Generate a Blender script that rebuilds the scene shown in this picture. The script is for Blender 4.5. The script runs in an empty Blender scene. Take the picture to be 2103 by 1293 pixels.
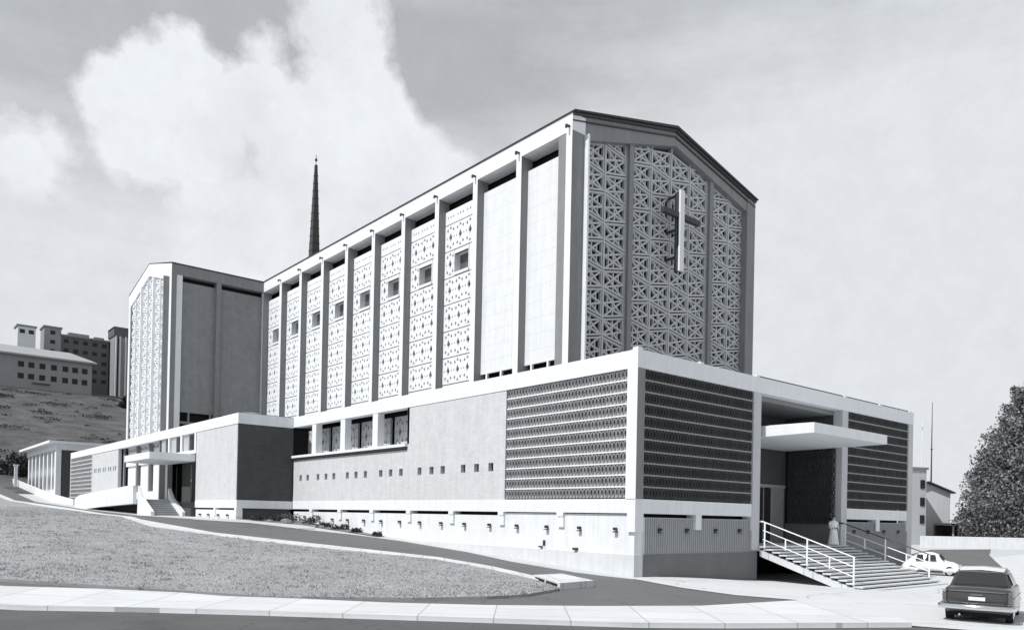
import bpy, bmesh, math, random
import numpy as np
from mathutils import Vector, Matrix
random.seed(7); rng = np.random.default_rng(7)
R = math.radians
S = 1.15                      # plan units to metres
sc = bpy.context.scene
C = sc.collection

# ------------------------------------------------------------------ camera
cam_d = bpy.data.cameras.new('camera'); cam = bpy.data.objects.new('camera', cam_d); C.objects.link(cam)
cam_d.sensor_width = 36; cam_d.lens = 36*1591.54/2103
cam_d.shift_y = (1049.44-646.5)/2103; cam_d.clip_start = .1; cam_d.clip_end = 6000
yaw, pitch, roll = 0.6973, 0.0068, 0.0202
d_ = Vector((math.sin(yaw)*math.cos(pitch), math.cos(yaw)*math.cos(pitch), math.sin(pitch)))
r_ = Vector((math.cos(yaw), -math.sin(yaw), 0)); u_ = r_.cross(d_)
cr, sr = math.cos(roll), math.sin(roll)
rr = cr*r_+sr*u_; uu = -sr*r_+cr*u_
M = Matrix((( rr.x, uu.x, -d_.x), (rr.y, uu.y, -d_.y), (rr.z, uu.z, -d_.z))).to_4x4()
M.translation = Vector((-23.011, -20.016, 2.3))*S
cam.matrix_world = M
sc.camera = cam

# ------------------------------------------------------------------ light
sunv = Vector((-.64, .012, .77)).normalized()
sl = bpy.data.lights.new('sun', 'SUN'); sl.energy = 3.7; sl.angle = R(.5); sl.color = (1, .985, .96)
so = bpy.data.objects.new('sun', sl); C.objects.link(so)
so.rotation_euler = sunv.to_track_quat('Z', 'Y').to_euler()
sc.view_settings.view_transform = 'Standard'; sc.view_settings.look = 'None'
sc.view_settings.exposure = 0.16; sc.view_settings.gamma = 1.0

w = bpy.data.worlds.new('World'); sc.world = w; w.use_nodes = True
nt = w.node_tree; nt.nodes.clear(); NW = nt.nodes.new; LK = nt.links.new
def nmath(op, a, b=None, clamp=False, t=None):
    n = (t or nt).nodes.new('ShaderNodeMath'); n.operation = op; n.use_clamp = clamp
    for i, v in enumerate((a, b)):
        if v is None: continue
        if isinstance(v, (int, float)): n.inputs[i].default_value = v
        else: (t or nt).links.new(v, n.inputs[i])
    return n.outputs[0]
out = NW('ShaderNodeOutputWorld'); bg = NW('ShaderNodeBackground'); LK(bg.outputs[0], out.inputs[0])
bg.inputs[1].default_value = .1
sky = NW('ShaderNodeTexSky'); sky.sky_type = 'NISHITA'; sky.sun_disc = False
sky.sun_elevation = math.asin(sunv.z); sky.sun_rotation = math.atan2(sunv.x, sunv.y)
sky.air_density = 1.0; sky.dust_density = 1.5; sky.ozone_density = 1.0
bw = NW('ShaderNodeRGBToBW'); LK(sky.outputs[0], bw.inputs[0])
tc = NW('ShaderNodeTexCoord')
def noise(scale, detail=5, rough=.55, vec=None, lac=2.0, dist=0.0):
    n = NW('ShaderNodeTexNoise'); n.inputs['Scale'].default_value = scale
    n.inputs['Detail'].default_value = detail; n.inputs['Roughness'].default_value = rough
    n.inputs['Lacunarity'].default_value = lac; n.inputs['Distortion'].default_value = dist
    LK(vec if vec is not None else tc.outputs['Generated'], n.inputs['Vector']); return n
# cloud lumps are placed by compass direction and height above the horizon
nb = noise(8.5, 10, .62); nb2 = noise(2.4, 4, .5)
wob = nmath('ADD', nmath('MULTIPLY', nmath('SUBTRACT', nb.outputs['Fac'], .5), .13), nmath('MULTIPLY', nmath('SUBTRACT', nb2.outputs['Fac'], .5), .05))
def pixdir(x, y):
    v = d_*1591.54 + rr*(x-1051.5) - uu*(y-1049.44); return v.normalized()
cum = None
BLOBS = [(700,70,108),(700,190,118),(640,300,160),(545,105,52),(560,230,112),(370,160,92),(300,260,120),(235,205,72),(420,290,120),(60,330,80),(110,300,55),(790,335,120),(860,345,95),(940,385,85),(1000,460,120),(700,450,200),(500,480,150)]
for (x, y, rad) in BLOBS:
    v = pixdir(x, y)
    dp = NW('ShaderNodeVectorMath'); dp.operation = 'DOT_PRODUCT'; LK(tc.outputs['Generated'], dp.inputs[0]); dp.inputs[1].default_value = v
    ang = nmath('ARCCOSINE', nmath('MINIMUM', dp.outputs['Value'], 1.0))
    zd = (Vector((x-1051.5, y-1049.44, 1591.54))).length
    f = nmath('SUBTRACT', math.atan(rad/zd), ang)
    cum = f if cum is None else nmath('MAXIMUM', cum, f)
edge = nmath('MULTIPLY', nmath('ADD', nmath('ADD', cum, wob), .004), 50, clamp=True)
st_map = NW('ShaderNodeMapping'); st_map.inputs['Scale'].default_value = (1, 1, 5); st_map.inputs['Rotation'].default_value = (R(16), R(-22), 0)
LK(tc.outputs['Generated'], st_map.inputs['Vector'])
streak = noise(2.2, 6, .6, st_map.outputs[0])
soft = noise(3.1, 6, .55)
sep = NW('ShaderNodeSeparateXYZ'); LK(tc.outputs['Generated'], sep.inputs[0])
# open sky: even sky light with thin streaked cirrus, whiter towards the horizon and the right
hz = nmath('MULTIPLY', nmath('SUBTRACT', .50, sep.outputs['Z']), 6.0, clamp=True)
vr = pixdir(2300, 350); dpr = NW('ShaderNodeVectorMath'); dpr.operation = 'DOT_PRODUCT'; LK(tc.outputs['Generated'], dpr.inputs[0]); dpr.inputs[1].default_value = vr
rightw = nmath('MULTIPLY', nmath('SUBTRACT', dpr.outputs['Value'], .80), 5.5, clamp=True)
cir = nmath('ADD', nmath('ADD', nmath('MULTIPLY', nmath('SUBTRACT', streak.outputs['Fac'], .5), 1.6), nmath('MULTIPLY', hz, 1.0)), nmath('MULTIPLY', rightw, .85))
cir = nmath('ADD', nmath('ADD', cir, nmath('MULTIPLY', nmath('SUBTRACT', soft.outputs['Fac'], .5), .8)), -.1, clamp=True)
SKYK, CIRV, CUMV = .85, 7.1, 7.7
base = nmath('MINIMUM', nmath('ADD', nmath('MULTIPLY', bw.outputs[0], SKYK), 2.9), 5.6)
mixc = NW('ShaderNodeMix'); mixc.data_type = 'FLOAT'; LK(cir, mixc.inputs[0]); LK(base, mixc.inputs[2]); mixc.inputs[3].default_value = CIRV
cumshade = nmath('ADD', nmath('MULTIPLY', nmath('SUBTRACT', noise(5, 8, .6).outputs['Fac'], .5), 4.5), CUMV)
cumshade = nmath('MINIMUM', cumshade, 8.0)
mixd = NW('ShaderNodeMix'); mixd.data_type = 'FLOAT'; LK(edge, mixd.inputs[0]); LK(mixc.outputs[0], mixd.inputs[2]); LK(cumshade, mixd.inputs[3])
mot = nmath('ADD', nmath('MULTIPLY', nmath('SUBTRACT', noise(26, 6, .75).outputs['Fac'], .5), .22), 1.0)
class _o: pass
sky_v = nmath('MULTIPLY', mixd.outputs[0], mot); mixd = _o(); mixd.outputs = [sky_v]
comb = NW('ShaderNodeCombineColor')
LK(nmath('MULTIPLY', mixd.outputs[0], .955), comb.inputs[0]); LK(nmath('MULTIPLY', mixd.outputs[0], .99), comb.inputs[1]); LK(nmath('MULTIPLY', mixd.outputs[0], 1.03), comb.inputs[2])
LK(comb.outputs[0], bg.inputs[0])

# ------------------------------------------------------------------ materials
MATS = {}
def mat(name, v, rough=.85, var=.12, scale=1.5, streak=0.0, bump=.0, bscale=40, joints=None, spec=.3, tint=(.97, 1.0, 1.035), fine=.0, metal=0.0, brick=None, island=0.0, slab=None, cracks=0.0, stain=0.0):
    m = bpy.data.materials.new(name); m.use_nodes = True; t = m.node_tree
    b = t.nodes['Principled BSDF']; b.inputs['Roughness'].default_value = rough
    b.inputs['Specular IOR Level'].default_value = spec; b.inputs['Metallic'].default_value = metal
    g = t.nodes.new('ShaderNodeNewGeometry'); pos = g.outputs['Position']
    def nz(s, det=6, vec=None, ro=.6):
        n = t.nodes.new('ShaderNodeTexNoise'); n.inputs['Scale'].default_value = s; n.inputs['Detail'].default_value = det
        n.inputs['Roughness'].default_value = ro
        t.links.new(vec if vec is not None else pos, n.inputs['Vector']); return n.outputs['Fac']
    ml = lambda a, bb, o='MULTIPLY', cl=False: nmath(o, a, bb, cl, t)
    val = ml(ml(nz(scale), -.5, 'ADD'), var*2)
    val = ml(val, ml(ml(nz(scale*7), -.5, 'ADD'), var*1.1), 'ADD')
    if fine: val = ml(val, ml(ml(nz(scale*45, 3), -.5, 'ADD'), fine*2), 'ADD')
    if streak:
        mp = t.nodes.new('ShaderNodeMapping'); mp.inputs['Scale'].default_value = (2.5, 2.5, .16); t.links.new(pos, mp.inputs['Vector'])
        val = ml(val, ml(ml(nz(1.3, 5, mp.outputs[0]), -.55, 'ADD'), streak*2), 'ADD')
    if island:
        val = ml(val, ml(ml(g.outputs['Random Per Island'], -.5, 'ADD'), island*2), 'ADD')
    fac = ml(ml(val, 1.0, 'ADD'), v)
    if stain:     # irregular darker stains and patches
        th = ml(ml(ml(nz(.22, 6), -.56, 'ADD'), 9.0, cl=True), -stain)
        fac = ml(fac, ml(th, 1.0, 'ADD'))
    if cracks:
        vo = t.nodes.new('ShaderNodeTexVoronoi'); vo.feature = 'DISTANCE_TO_EDGE'; vo.inputs['Scale'].default_value = cracks
        dn = t.nodes.new('ShaderNodeTexNoise'); dn.inputs['Scale'].default_value = 1.2; t.links.new(pos, dn.inputs['Vector'])
        mx = t.nodes.new('ShaderNodeVectorMath'); mx.operation = 'ADD'; t.links.new(pos, mx.inputs[0]); t.links.new(dn.outputs['Color'], mx.inputs[1]); t.links.new(mx.outputs[0], vo.inputs['Vector'])
        fac = ml(fac, ml(ml(nmath('LESS_THAN', vo.outputs['Distance'], .006, False, t), -.32), 1.0, 'ADD'))
    if slab:
        mp = t.nodes.new('ShaderNodeMapping'); mp.inputs['Rotation'].default_value = (0, 0, slab[2]); t.links.new(pos, mp.inputs['Vector'])
        sb_ = t.nodes.new('ShaderNodeTexBrick'); t.links.new(mp.outputs[0], sb_.inputs['Vector']); sb_.offset = 0.0
        sb_.inputs['Scale'].default_value = 1; sb_.inputs['Brick Width'].default_value = slab[0]; sb_.inputs['Row Height'].default_value = slab[1]
        sb_.inputs['Mortar Size'].default_value = .018; sb_.inputs['Color1'].default_value = (.93, .93, .93, 1); sb_.inputs['Color2'].default_value = (1.05, 1.05, 1.05, 1); sb_.inputs['Mortar'].default_value = (.6, .6, .6, 1)
        fac = ml(fac, sb_.outputs['Color'])
    h = None
    if brick:      # brick: (course height, brick length, mortar brightness factor)
        bh, bl, mf = brick
        sx = t.nodes.new('ShaderNodeSeparateXYZ'); t.links.new(pos, sx.inputs[0])
        cx = t.nodes.new('ShaderNodeCombineXYZ'); t.links.new(ml(sx.outputs['X'], sx.outputs['Y'], 'ADD'), cx.inputs[0]); t.links.new(sx.outputs['Z'], cx.inputs[1])
        bt = t.nodes.new('ShaderNodeTexBrick'); t.links.new(cx.outputs[0], bt.inputs['Vector'])
        bt.inputs['Scale'].default_value = 1; bt.inputs['Brick Width'].default_value = bl; bt.inputs['Row Height'].default_value = bh
        bt.inputs['Mortar Size'].default_value = .012; bt.inputs['Mortar Smooth'].default_value = .2
        bt.inputs['Color1'].default_value = (.95, .95, .95, 1); bt.inputs['Color2'].default_value = (1.04, 1.04, 1.04, 1); bt.inputs['Mortar'].default_value = (mf, mf, mf, 1)
        fac = ml(fac, bt.outputs['Color']); h = bt.outputs['Fac']
    if joints:     # faint horizontal board or course joints
        sx = t.nodes.new('ShaderNodeSeparateXYZ'); t.links.new(pos, sx.inputs[0])
        fr = nmath('FRACT', ml(sx.outputs['Z'], 1.0/joints), None, False, t)
        ln = nmath('LESS_THAN', fr, .03, False, t)
        fac = ml(fac, ml(ml(ln, -.16), 1.0, 'ADD'))
    cc = t.nodes.new('ShaderNodeCombineColor')
    for i in range(3): t.links.new(ml(fac, tint[i], cl=True), cc.inputs[i])
    t.links.new(cc.outputs[0], b.inputs['Base Color'])
    if bump:
        bn = t.nodes.new('ShaderNodeBump'); bn.inputs['Strength'].default_value = bump; bn.inputs['Distance'].default_value = .02
        t.links.new(nz(bscale, 4), bn.inputs['Height']); t.links.new(bn.outputs[0], b.inputs['Normal'])
    MATS[name] = m; return m
white = mat('white painted concrete', .74, var=.09, fine=.04, streak=.11, bump=.15)
pierm = mat('light grey pier concrete', .52, var=.10, streak=.12)
framec = mat('pale structural concrete', .50, var=.06, streak=.10, bump=.3)
panelw = mat('white board marked panel', .70, var=.08, streak=.12, joints=1.02, bump=.15)
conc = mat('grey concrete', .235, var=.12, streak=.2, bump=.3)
grillec = mat('cast concrete grille', .50, var=.12, streak=.06, bump=.3)
paleb = mat('pale facing brick', .58, var=.14, streak=.14, brick=(.1, .34, .9), bump=.3, fine=.04)
darkb = mat('dark facing brick', .06, var=.3, brick=(.1, .34, 1.7), bump=.3, fine=.15)
midb = mat('grey facing brick', .23, var=.2, brick=(.1, .34, 1.3), streak=.12, bump=.3, fine=.1)
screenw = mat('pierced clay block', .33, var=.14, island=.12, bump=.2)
screenf = mat('shade-darkened clay block', .075, var=.16, island=.15, bump=.2)  # block colour darkened to carry the shade of the front screens
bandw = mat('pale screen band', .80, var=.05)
bandf = mat('grey screen band', .30, var=.06)  # front screen bands darkened for shade; also plain grey parts elsewhere
basew = mat('white rendered base wall', .72, var=.12, fine=.06, streak=.2, bump=.3)
plinth = mat('shade-toned plinth render', .17, var=.12, streak=.15, bump=.3)  # the side plinth's render, darkened to carry the shade on the front
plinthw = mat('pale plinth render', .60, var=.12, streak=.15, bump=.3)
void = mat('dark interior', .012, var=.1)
glass = mat('dark glass', .03, rough=.12, spec=.5)
paneg = mat('frosted pane', .10, rough=.3, spec=.5, var=.2)
farwin = mat('distant window', .025, rough=.7)
metal = mat('dark roof metal', .05, rough=.5)
wmetal = mat('white painted metal', .8, rough=.4, var=.03)
asphalt = mat('asphalt', .135, cracks=.35, stain=.16, var=.16, scale=.35, fine=.14, bump=.4, bscale=60)
asphalt2 = mat('worn road asphalt', .10, cracks=.5, stain=.3, var=.28, scale=.5, fine=.2, bump=.4, bscale=60)
kerbm = mat('kerb concrete', .60, slab=(1.05, 1.05, .6), var=.1, scale=2, fine=.05, bump=.3)
walkm = mat('pavement concrete', .60, slab=(1.5, 1.9, -.86), stain=.12, var=.10, scale=.5, fine=.05, bump=.3)
plazam = mat('pale concrete forecourt', .58, cracks=.16, stain=.16, var=.10, scale=.3, fine=.05, bump=.3)
soil = mat('dry pale ground', .50, var=.16, scale=.45, fine=.14, bump=.6, bscale=25)
lawnm = mat('lawn turf', .30, stain=.2, var=.36, scale=.20, fine=.12, bump=.9, bscale=30)
grassm = mat('grass blades', .40, var=.36, scale=.20, island=.12)
hillm = mat('hill grass', .085, stain=.35, var=1.0, scale=.16, fine=.5, bump=1, bscale=1)
leafm = mat('tree leaves', .16, var=.75, scale=.35, island=.55, rough=.6)
leafd = mat('dark shrub leaves', .045, var=.3, island=.4, rough=.7)
leafp = mat('flowering shrub leaves', .10, var=.3, island=.6)
scrubm = mat('dry hill scrub', .075, var=.5, scale=.5, island=.5)
bark = mat('bark', .09, var=.3, scale=6)
brickfar = mat('distant grey brick', .27, var=.12, scale=.2, fine=.1)
brickfar2 = mat('distant dark brick', .11, var=.16, scale=.2, fine=.1)
rooff = mat('pale tiled roof', .34, var=.1, scale=.5)
lightfar = mat('distant pale render', .6, var=.06)
paintd = mat('dark car paint', .045, rough=.16, var=.05, spec=.6)
paintg = mat('roof reflection paint', .62, rough=.2, var=.03, spec=.5)
paintw = mat('white car paint', .75, rough=.2, var=.03, spec=.5)
chrome = mat('chrome', .75, rough=.14, var=.02, metal=1.0)
rubber = mat('tyre rubber', .02, rough=.9)
platem = mat('pale number plate', .7, rough=.5, var=.02)
lampr = mat('tail lamp glass', .12, rough=.15, spec=.6)
cloth = mat('white robe cloth', .82, var=.04)
skin = mat('skin', .42, rough=.6, var=.03)
hairm = mat('dark hair', .03, rough=.6)
rockm = mat('grey stone', .2, var=.35, scale=3, bump=.6, bscale=8)

# ------------------------------------------------------------------ builders
def tag(o, label=None, cat=None, group=None, kind=None):
    if label: o['label'] = label
    if cat: o['category'] = cat
    if group: o['group'] = group
    if kind: o['kind'] = kind
    return o
def empty(name, loc, label, cat, group=None, rz=0.0):
    o = bpy.data.objects.new(name, None); C.objects.link(o); o.location = Vector(loc)*S
    o.rotation_euler = (0, 0, rz); o.empty_display_size = .3
    return tag(o, label, cat, group)
class MB:
    """collects geometry in plan units and links it as ONE mesh object"""
    def __init__(s): s.v = []; s.f = []; s.m = []
    def add(s, vs, fs, m=0):
        n = len(s.v); s.v += [tuple(p) for p in vs]; s.f += [tuple(i+n for i in f) for f in fs]; s.m += [m]*len(fs); return s
    def box(s, x0, x1, y0, y1, z0, z1, m=0):
        if x0 > x1: x0, x1 = x1, x0
        if y0 > y1: y0, y1 = y1, y0
        return s.add([(x0,y0,z0),(x1,y0,z0),(x1,y1,z0),(x0,y1,z0),(x0,y0,z1),(x1,y0,z1),(x1,y1,z1),(x0,y1,z1)],
              [(0,3,2,1),(4,5,6,7),(0,1,5,4),(1,2,6,5),(2,3,7,6),(3,0,4,7)], m)
    def bar(s, a, b, wd, dp, n, m=0):
        """a straight bar from a to b, width wd in the plane, depth dp along unit normal n"""
        a = Vector(a); b = Vector(b); n = Vector(n); t = (b-a); 
        if t.length < 1e-6: return s
        t.normalize(); p = t.cross(n).normalized()*wd/2; q = n*dp
        vs = [a-p, a+p, b+p, b-p, a-p+q, a+p+q, b+p+q, b-p+q]
        return s.add(vs, [(0,1,2,3),(4,7,6,5),(0,4,5,1),(1,5,6,2),(2,6,7,3),(3,7,4,0)], m)
    def tube(s, pts, r, n=8, m=0, cap=True):
        pts = [Vector(p) for p in pts]; rs = r if isinstance(r, (list, tuple)) else [r]*len(pts)
        rings = []; up = Vector((0, 0, 1))
        for i, p in enumerate(pts):
            t = (pts[min(i+1, len(pts)-1)]-pts[max(i-1, 0)]).normalized()
            a = t.cross(up); a = a.normalized() if a.length > 1e-3 else Vector((1, 0, 0)); b = a.cross(t).normalized()
            rings.append([p+(a*math.cos(k*2*math.pi/n)+b*math.sin(k*2*math.pi/n))*rs[i] for k in range(n)])
        return s.loft(rings, m, cap)
    def loft(s, rings, m=0, cap=True, closed=True):
        n = len(rings[0]); vs = [p for r in rings for p in r]; fs = []
        for i in range(len(rings)-1):
            for k in range(n if closed else n-1):
                k2 = (k+1) % n; fs.append((i*n+k, i*n+k2, (i+1)*n+k2, (i+1)*n+k))
        if cap and closed: fs.append(tuple(range(n))[::-1]); fs.append(tuple(range((len(rings)-1)*n, len(rings)*n)))
        return s.add(vs, fs, m)
    def prism(s, poly, a0, a1, ax='y', m=0):
        """2-D polygon swept along ax; poly in (x,z) for y, (y,z) for x, (x,y) for z"""
        P = {'y': lambda p, a: (p[0], a, p[1]), 'x': lambda p, a: (a, p[0], p[1]), 'z': lambda p, a: (p[0], p[1], a)}[ax]
        return s.loft([[P(p, a0) for p in poly], [P(p, a1) for p in poly]], m)
    def build(s, name, mats, parent=None, origin=(0,0,0), smooth=False, clip=None, bevel=0.0, weld=False):
        me = bpy.data.meshes.new(name); o_ = Vector(origin)
        vs = np.array(s.v, dtype=np.float64)-np.array(o_); vs *= S
        me.from_pydata(vs.tolist(), [], s.f)
        if not isinstance(mats, (list, tuple)): mats = [mats]
        for x in mats: me.materials.append(x)
        me.polygons.foreach_set('material_index', s.m)
        bm = bmesh.new(); bm.from_mesh(me)
        if clip:
            for co, no in clip:
                bmesh.ops.bisect_plane(bm, geom=bm.verts[:]+bm.edges[:]+bm.faces[:], plane_co=(Vector(co)-o_)*S, plane_no=no, clear_outer=True)
        if weld: bmesh.ops.remove_doubles(bm, verts=bm.verts[:], dist=1e-4)
        bmesh.ops.recalc_face_normals(bm, faces=bm.faces[:])
        bm.to_mesh(me); bm.free()
        if smooth:
            for p in me.polygons: p.use_smooth = True
        o = bpy.data.objects.new(name, me); C.objects.link(o)
        if parent is not None: o.parent = parent
        else: o.location = o_*S
        if bevel:
            b = o.modifiers.new('b', 'BEVEL'); b.width = bevel; b.segments = 2; b.limit_method = 'ANGLE'
        return o
def dup(o, loc, label=None, rz=None, parent=None, scale=None):
    c = o.copy(); C.objects.link(c)
    if parent is not None: c.parent = parent
    c.location = Vector(loc)*S if loc is not None else o.location
    if rz is not None: c.rotation_euler = (0, 0, rz)
    if scale: c.scale = scale
    if label: c['label'] = label
    for ch in o.children:
        k = ch.copy(); C.objects.link(k); k.parent = c
        for g in ch.children:
            q = g.copy(); C.objects.link(q); q.parent = k
    return c
def plate(outer, holes, t):
    """flat plate with holes in local xy, thickness t in z -> (verts, faces)"""
    cu = bpy.data.curves.new('c', 'CURVE'); cu.dimensions = '2D'; cu.fill_mode = 'BOTH'; cu.extrude = t/2
    for lp in [outer]+holes:
        sp = cu.splines.new('POLY'); sp.points.add(len(lp)-1); sp.use_cyclic_u = True
        for i, p in enumerate(lp): sp.points[i].co = (p[0], p[1], 0, 1)
    ob = bpy.data.objects.new('c', cu); me = bpy.data.meshes.new_from_object(ob)
    vs = [v.co[:] for v in me.vertices]; fs = [tuple(p.vertices) for p in me.polygons]
    bpy.data.objects.remove(ob); bpy.data.curves.remove(cu); bpy.data.meshes.remove(me)
    return vs, fs
def rect(x0, x1, y0, y1): return [(x0,y0),(x1,y0),(x1,y1),(x0,y1)]

# ------------------------------------------------------------------ terrain
def sm(a, b, t):
    t = min(1, max(0, (t-a)/(b-a))); return t*t*(3-2*t)
GYX = [-400, 0, 31, 40, 60, 85, 95, 116, 150, 250, 300, 1500]; GYZ = [0, 0, 1.72, 1.8, 2.2, 2.9, 3.7, 5.5, 12, 38, 42, 42]
def g(x, y):
    gy = float(np.interp(y, GYX, GYZ)); w_ = sm(0, 11, x-.6*max(y, 0))
    return gy*(1-w_)-.5*w_
def axis(lo, hi, a, b, fine_, coarse):
    L_ = [lo]; x = lo
    while x < hi-1e-6:
        dd = 0 if a <= x <= b else (a-x if x < a else x-b)
        st = max(fine_, min(coarse, dd*.25))
        nx = min(hi, x+st)
        if x < a < nx: nx = a
        x = round(nx, 4); L_.append(x)
    return L_
xs = axis(-300, 900, -24, 60, 1.0, 60); ys = axis(-200, 900, -20, 100, 1.0, 40)
ys = sorted(set(ys) | set(float(k) for k in GYX if -200 < k < 900) | set(float(k) for k in range(100, 310, 5)))
mb = MB(); nx, ny = len(xs), len(ys)
mb.v = [(x, y, g(x, y)) for y in ys for x in xs]
mb.f = [(j*nx+i, j*nx+i+1, (j+1)*nx+i+1, (j+1)*nx+i) for j in range(ny-1) for i in range(nx-1)]
ccen = lambda f: sum(mb.v[k][1] for k in f)/4
mb.m = [1 if ccen(f) > 98 else 0 for f in mb.f]
tag(mb.build('ground', [soil, hillm]), kind='structure')

def drape(name, poly, mats, h=.02, skirt=0.0, kind='structure', step=1.0, parent=None):
    bm = bmesh.new()
    vs = [bm.verts.new((p[0], p[1], 0)) for p in poly]
    f = bm.faces.new(vs)
    if f.normal.z < 0 or f.calc_area() and (f.normal_update() or f.normal.z < 0): f.normal_flip()
    bmesh.ops.triangulate(bm, faces=bm.faces[:])
    for a, k in ((0, 'x'), (1, 'y')):
        lo = math.floor(min(p[a] for p in poly)); hi = math.ceil(max(p[a] for p in poly))
        c = lo
        n = max(1, (hi-lo)/90)
        while c < hi:
            co = (c, 0, 0) if a == 0 else (0, c, 0); no = (1, 0, 0) if a == 0 else (0, 1, 0)
            bmesh.ops.bisect_plane(bm, geom=bm.verts[:]+bm.edges[:]+bm.faces[:], plane_co=co, plane_no=no)
            c += step*n
    if a and skirt:
        be = [e for e in bm.edges if len(e.link_faces) == 1]
    for v in bm.verts: v.co.z = g(v.co.x, v.co.y)+h
    if skirt:
        r = bmesh.ops.extrude_edge_only(bm, edges=be)
        for v in [x for x in r['geom'] if isinstance(x, bmesh.types.BMVert)]: v.co.z -= skirt
    for v in bm.verts: v.co *= S
    bmesh.ops.recalc_face_normals(bm, faces=bm.faces[:])
    me = bpy.data.meshes.new(name); bm.to_mesh(me); bm.free(); me.materials.append(mats)
    o = bpy.data.objects.new(name, me); C.objects.link(o)
    if kind: o['kind'] = kind
    return o
lawn_top = [(-10.31,85.36),(-10.21,49.5),(-11.37,23.51),(-9.79,17.74),(-8.26,13.51),(-6.46,9.9),(-4.78,6.77),(-4.58,3.41),(-4.87,.27)]
lawn_bot = [(-20.0,4.58),(-18.18,2.89),(-16.51,1.34),(-14.18,-.94),(-11.71,-2.6),(-9.81,-3.26),(-8.4,-3.32),(-6.4,-2.5)]
kerb_top = [(-9.75,90.09),(-8.9,60.35),(-10.54,28.55),(-9.41,19.5),(-7.57,15.2),(-5.9,11.3),(-4.2,7.3),(-3.95,3.9),(-4.3,.6)]
drive_top = [(-8.4,140),(-7.83,106.18),(-7.6,87.37),(-7.6,62),(-7.5,41.21),(-6.92,30.38),(-4.52,28.0),(-3.21,23.75),(-1.61,19.5),(-.9,15.5),(-.75,9.77),(-1.27,5.91),(-1.15,2.1),(-.46,-.31),(-1.89,-3.75),(-2.4,-6.2),(-2.0,-8.0)]
walk_top = [(-30,12.5),(-20.17,3.16),(-18.33,2.13),(-16.65,.87),(-14.6,-1.35),(-12.94,-3.4),(-11.18,-5.01),(-9.08,-6.47),(-6.45,-7.9),(-2.0,-8.6)]
walk_bot = [(-30,9.8),(-20.51,.3),(-18.3,-1.45),(-16.21,-3.39),(-13.24,-6.4),(-10.51,-9.12),(-8.73,-10.32),(-4.98,-12.49)]
drape('driveway', drive_top+walk_top[::-1]+[(-30,20),(-24,60),(-22,140)], asphalt, .02)
drape('lawn', [(-22,110),(-11.5,110)]+lawn_top+[(-5.3,-1.4)]+lawn_bot[::-1]+[(-24,10),(-26,40)], lawnm, .10, .16)
drape('kerb', [(-11.6,110)]+lawn_top+[(-5.3,-1.4),(-4.75,-1.2)]+kerb_top[::-1]+[(-10.6,110)], kerbm, .125, .2)
drape('pavement', walk_top+[(-1.6,-9.6),(-4.98,-12.49)]+walk_bot[::-1][1:], walkm, .12, .25)
drape('road', [(-30,9.6),(-20.6,.2),(-18.4,-1.55),(-16.3,-3.5),(-13.3,-6.5),(-10.5,-9.3),(-8.7,-10.5),(-4.9,-12.7),(-3.5,-16),(-3.5,-40),(-60,-40),(-60,9.6)], asphalt2, .03)
# gutter strip along the kerb, paler worn line
drape('forecourt', [(.0,.05),(-.44,-.31),(-1.87,-3.75),(-2.38,-6.2),(-1.98,-8.0),(-1.6,-9.5),(-4.9,-12.4),(-3.4,-16),(-3.4,-40),(70,-40),(110,-8),(100,10),(60,6),(31,1.5),(25,-.6),(24.7,.05)], plazam, .035, step=1.0)
drape('shadow_patch', [(24.8,-1.6),(28.5,-2.2),(32.2,-2.6),(42,1.0),(60,7.6),(81,14.4),(69,16.5),(40,8),(24.8,3.2)], asphalt, .06)  # dark asphalt patch filling out the church's cast shadow
drape('pale_path', [(-6.9,30.5),(-7.4,41.3),(-3.9,41.3),(-3.9,31.3),(0,31.3),(0,27.8),(-2.0,23.6),(-3.1,23.6),(-4.3,27.9)], soil, .03)

# ------------------------------------------------------------------ church
yn, xn, m_ = 8.94, 4.82, 4.04
CH = empty('church', (0, 0, 0), 'large modernist church with a pierced concrete gable, tall ribbed nave, transept and low brick-screened base', 'church')
def P(mb_, name, mats, parent=CH, **k): return mb_.build(name, mats, parent, **k)

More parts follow.
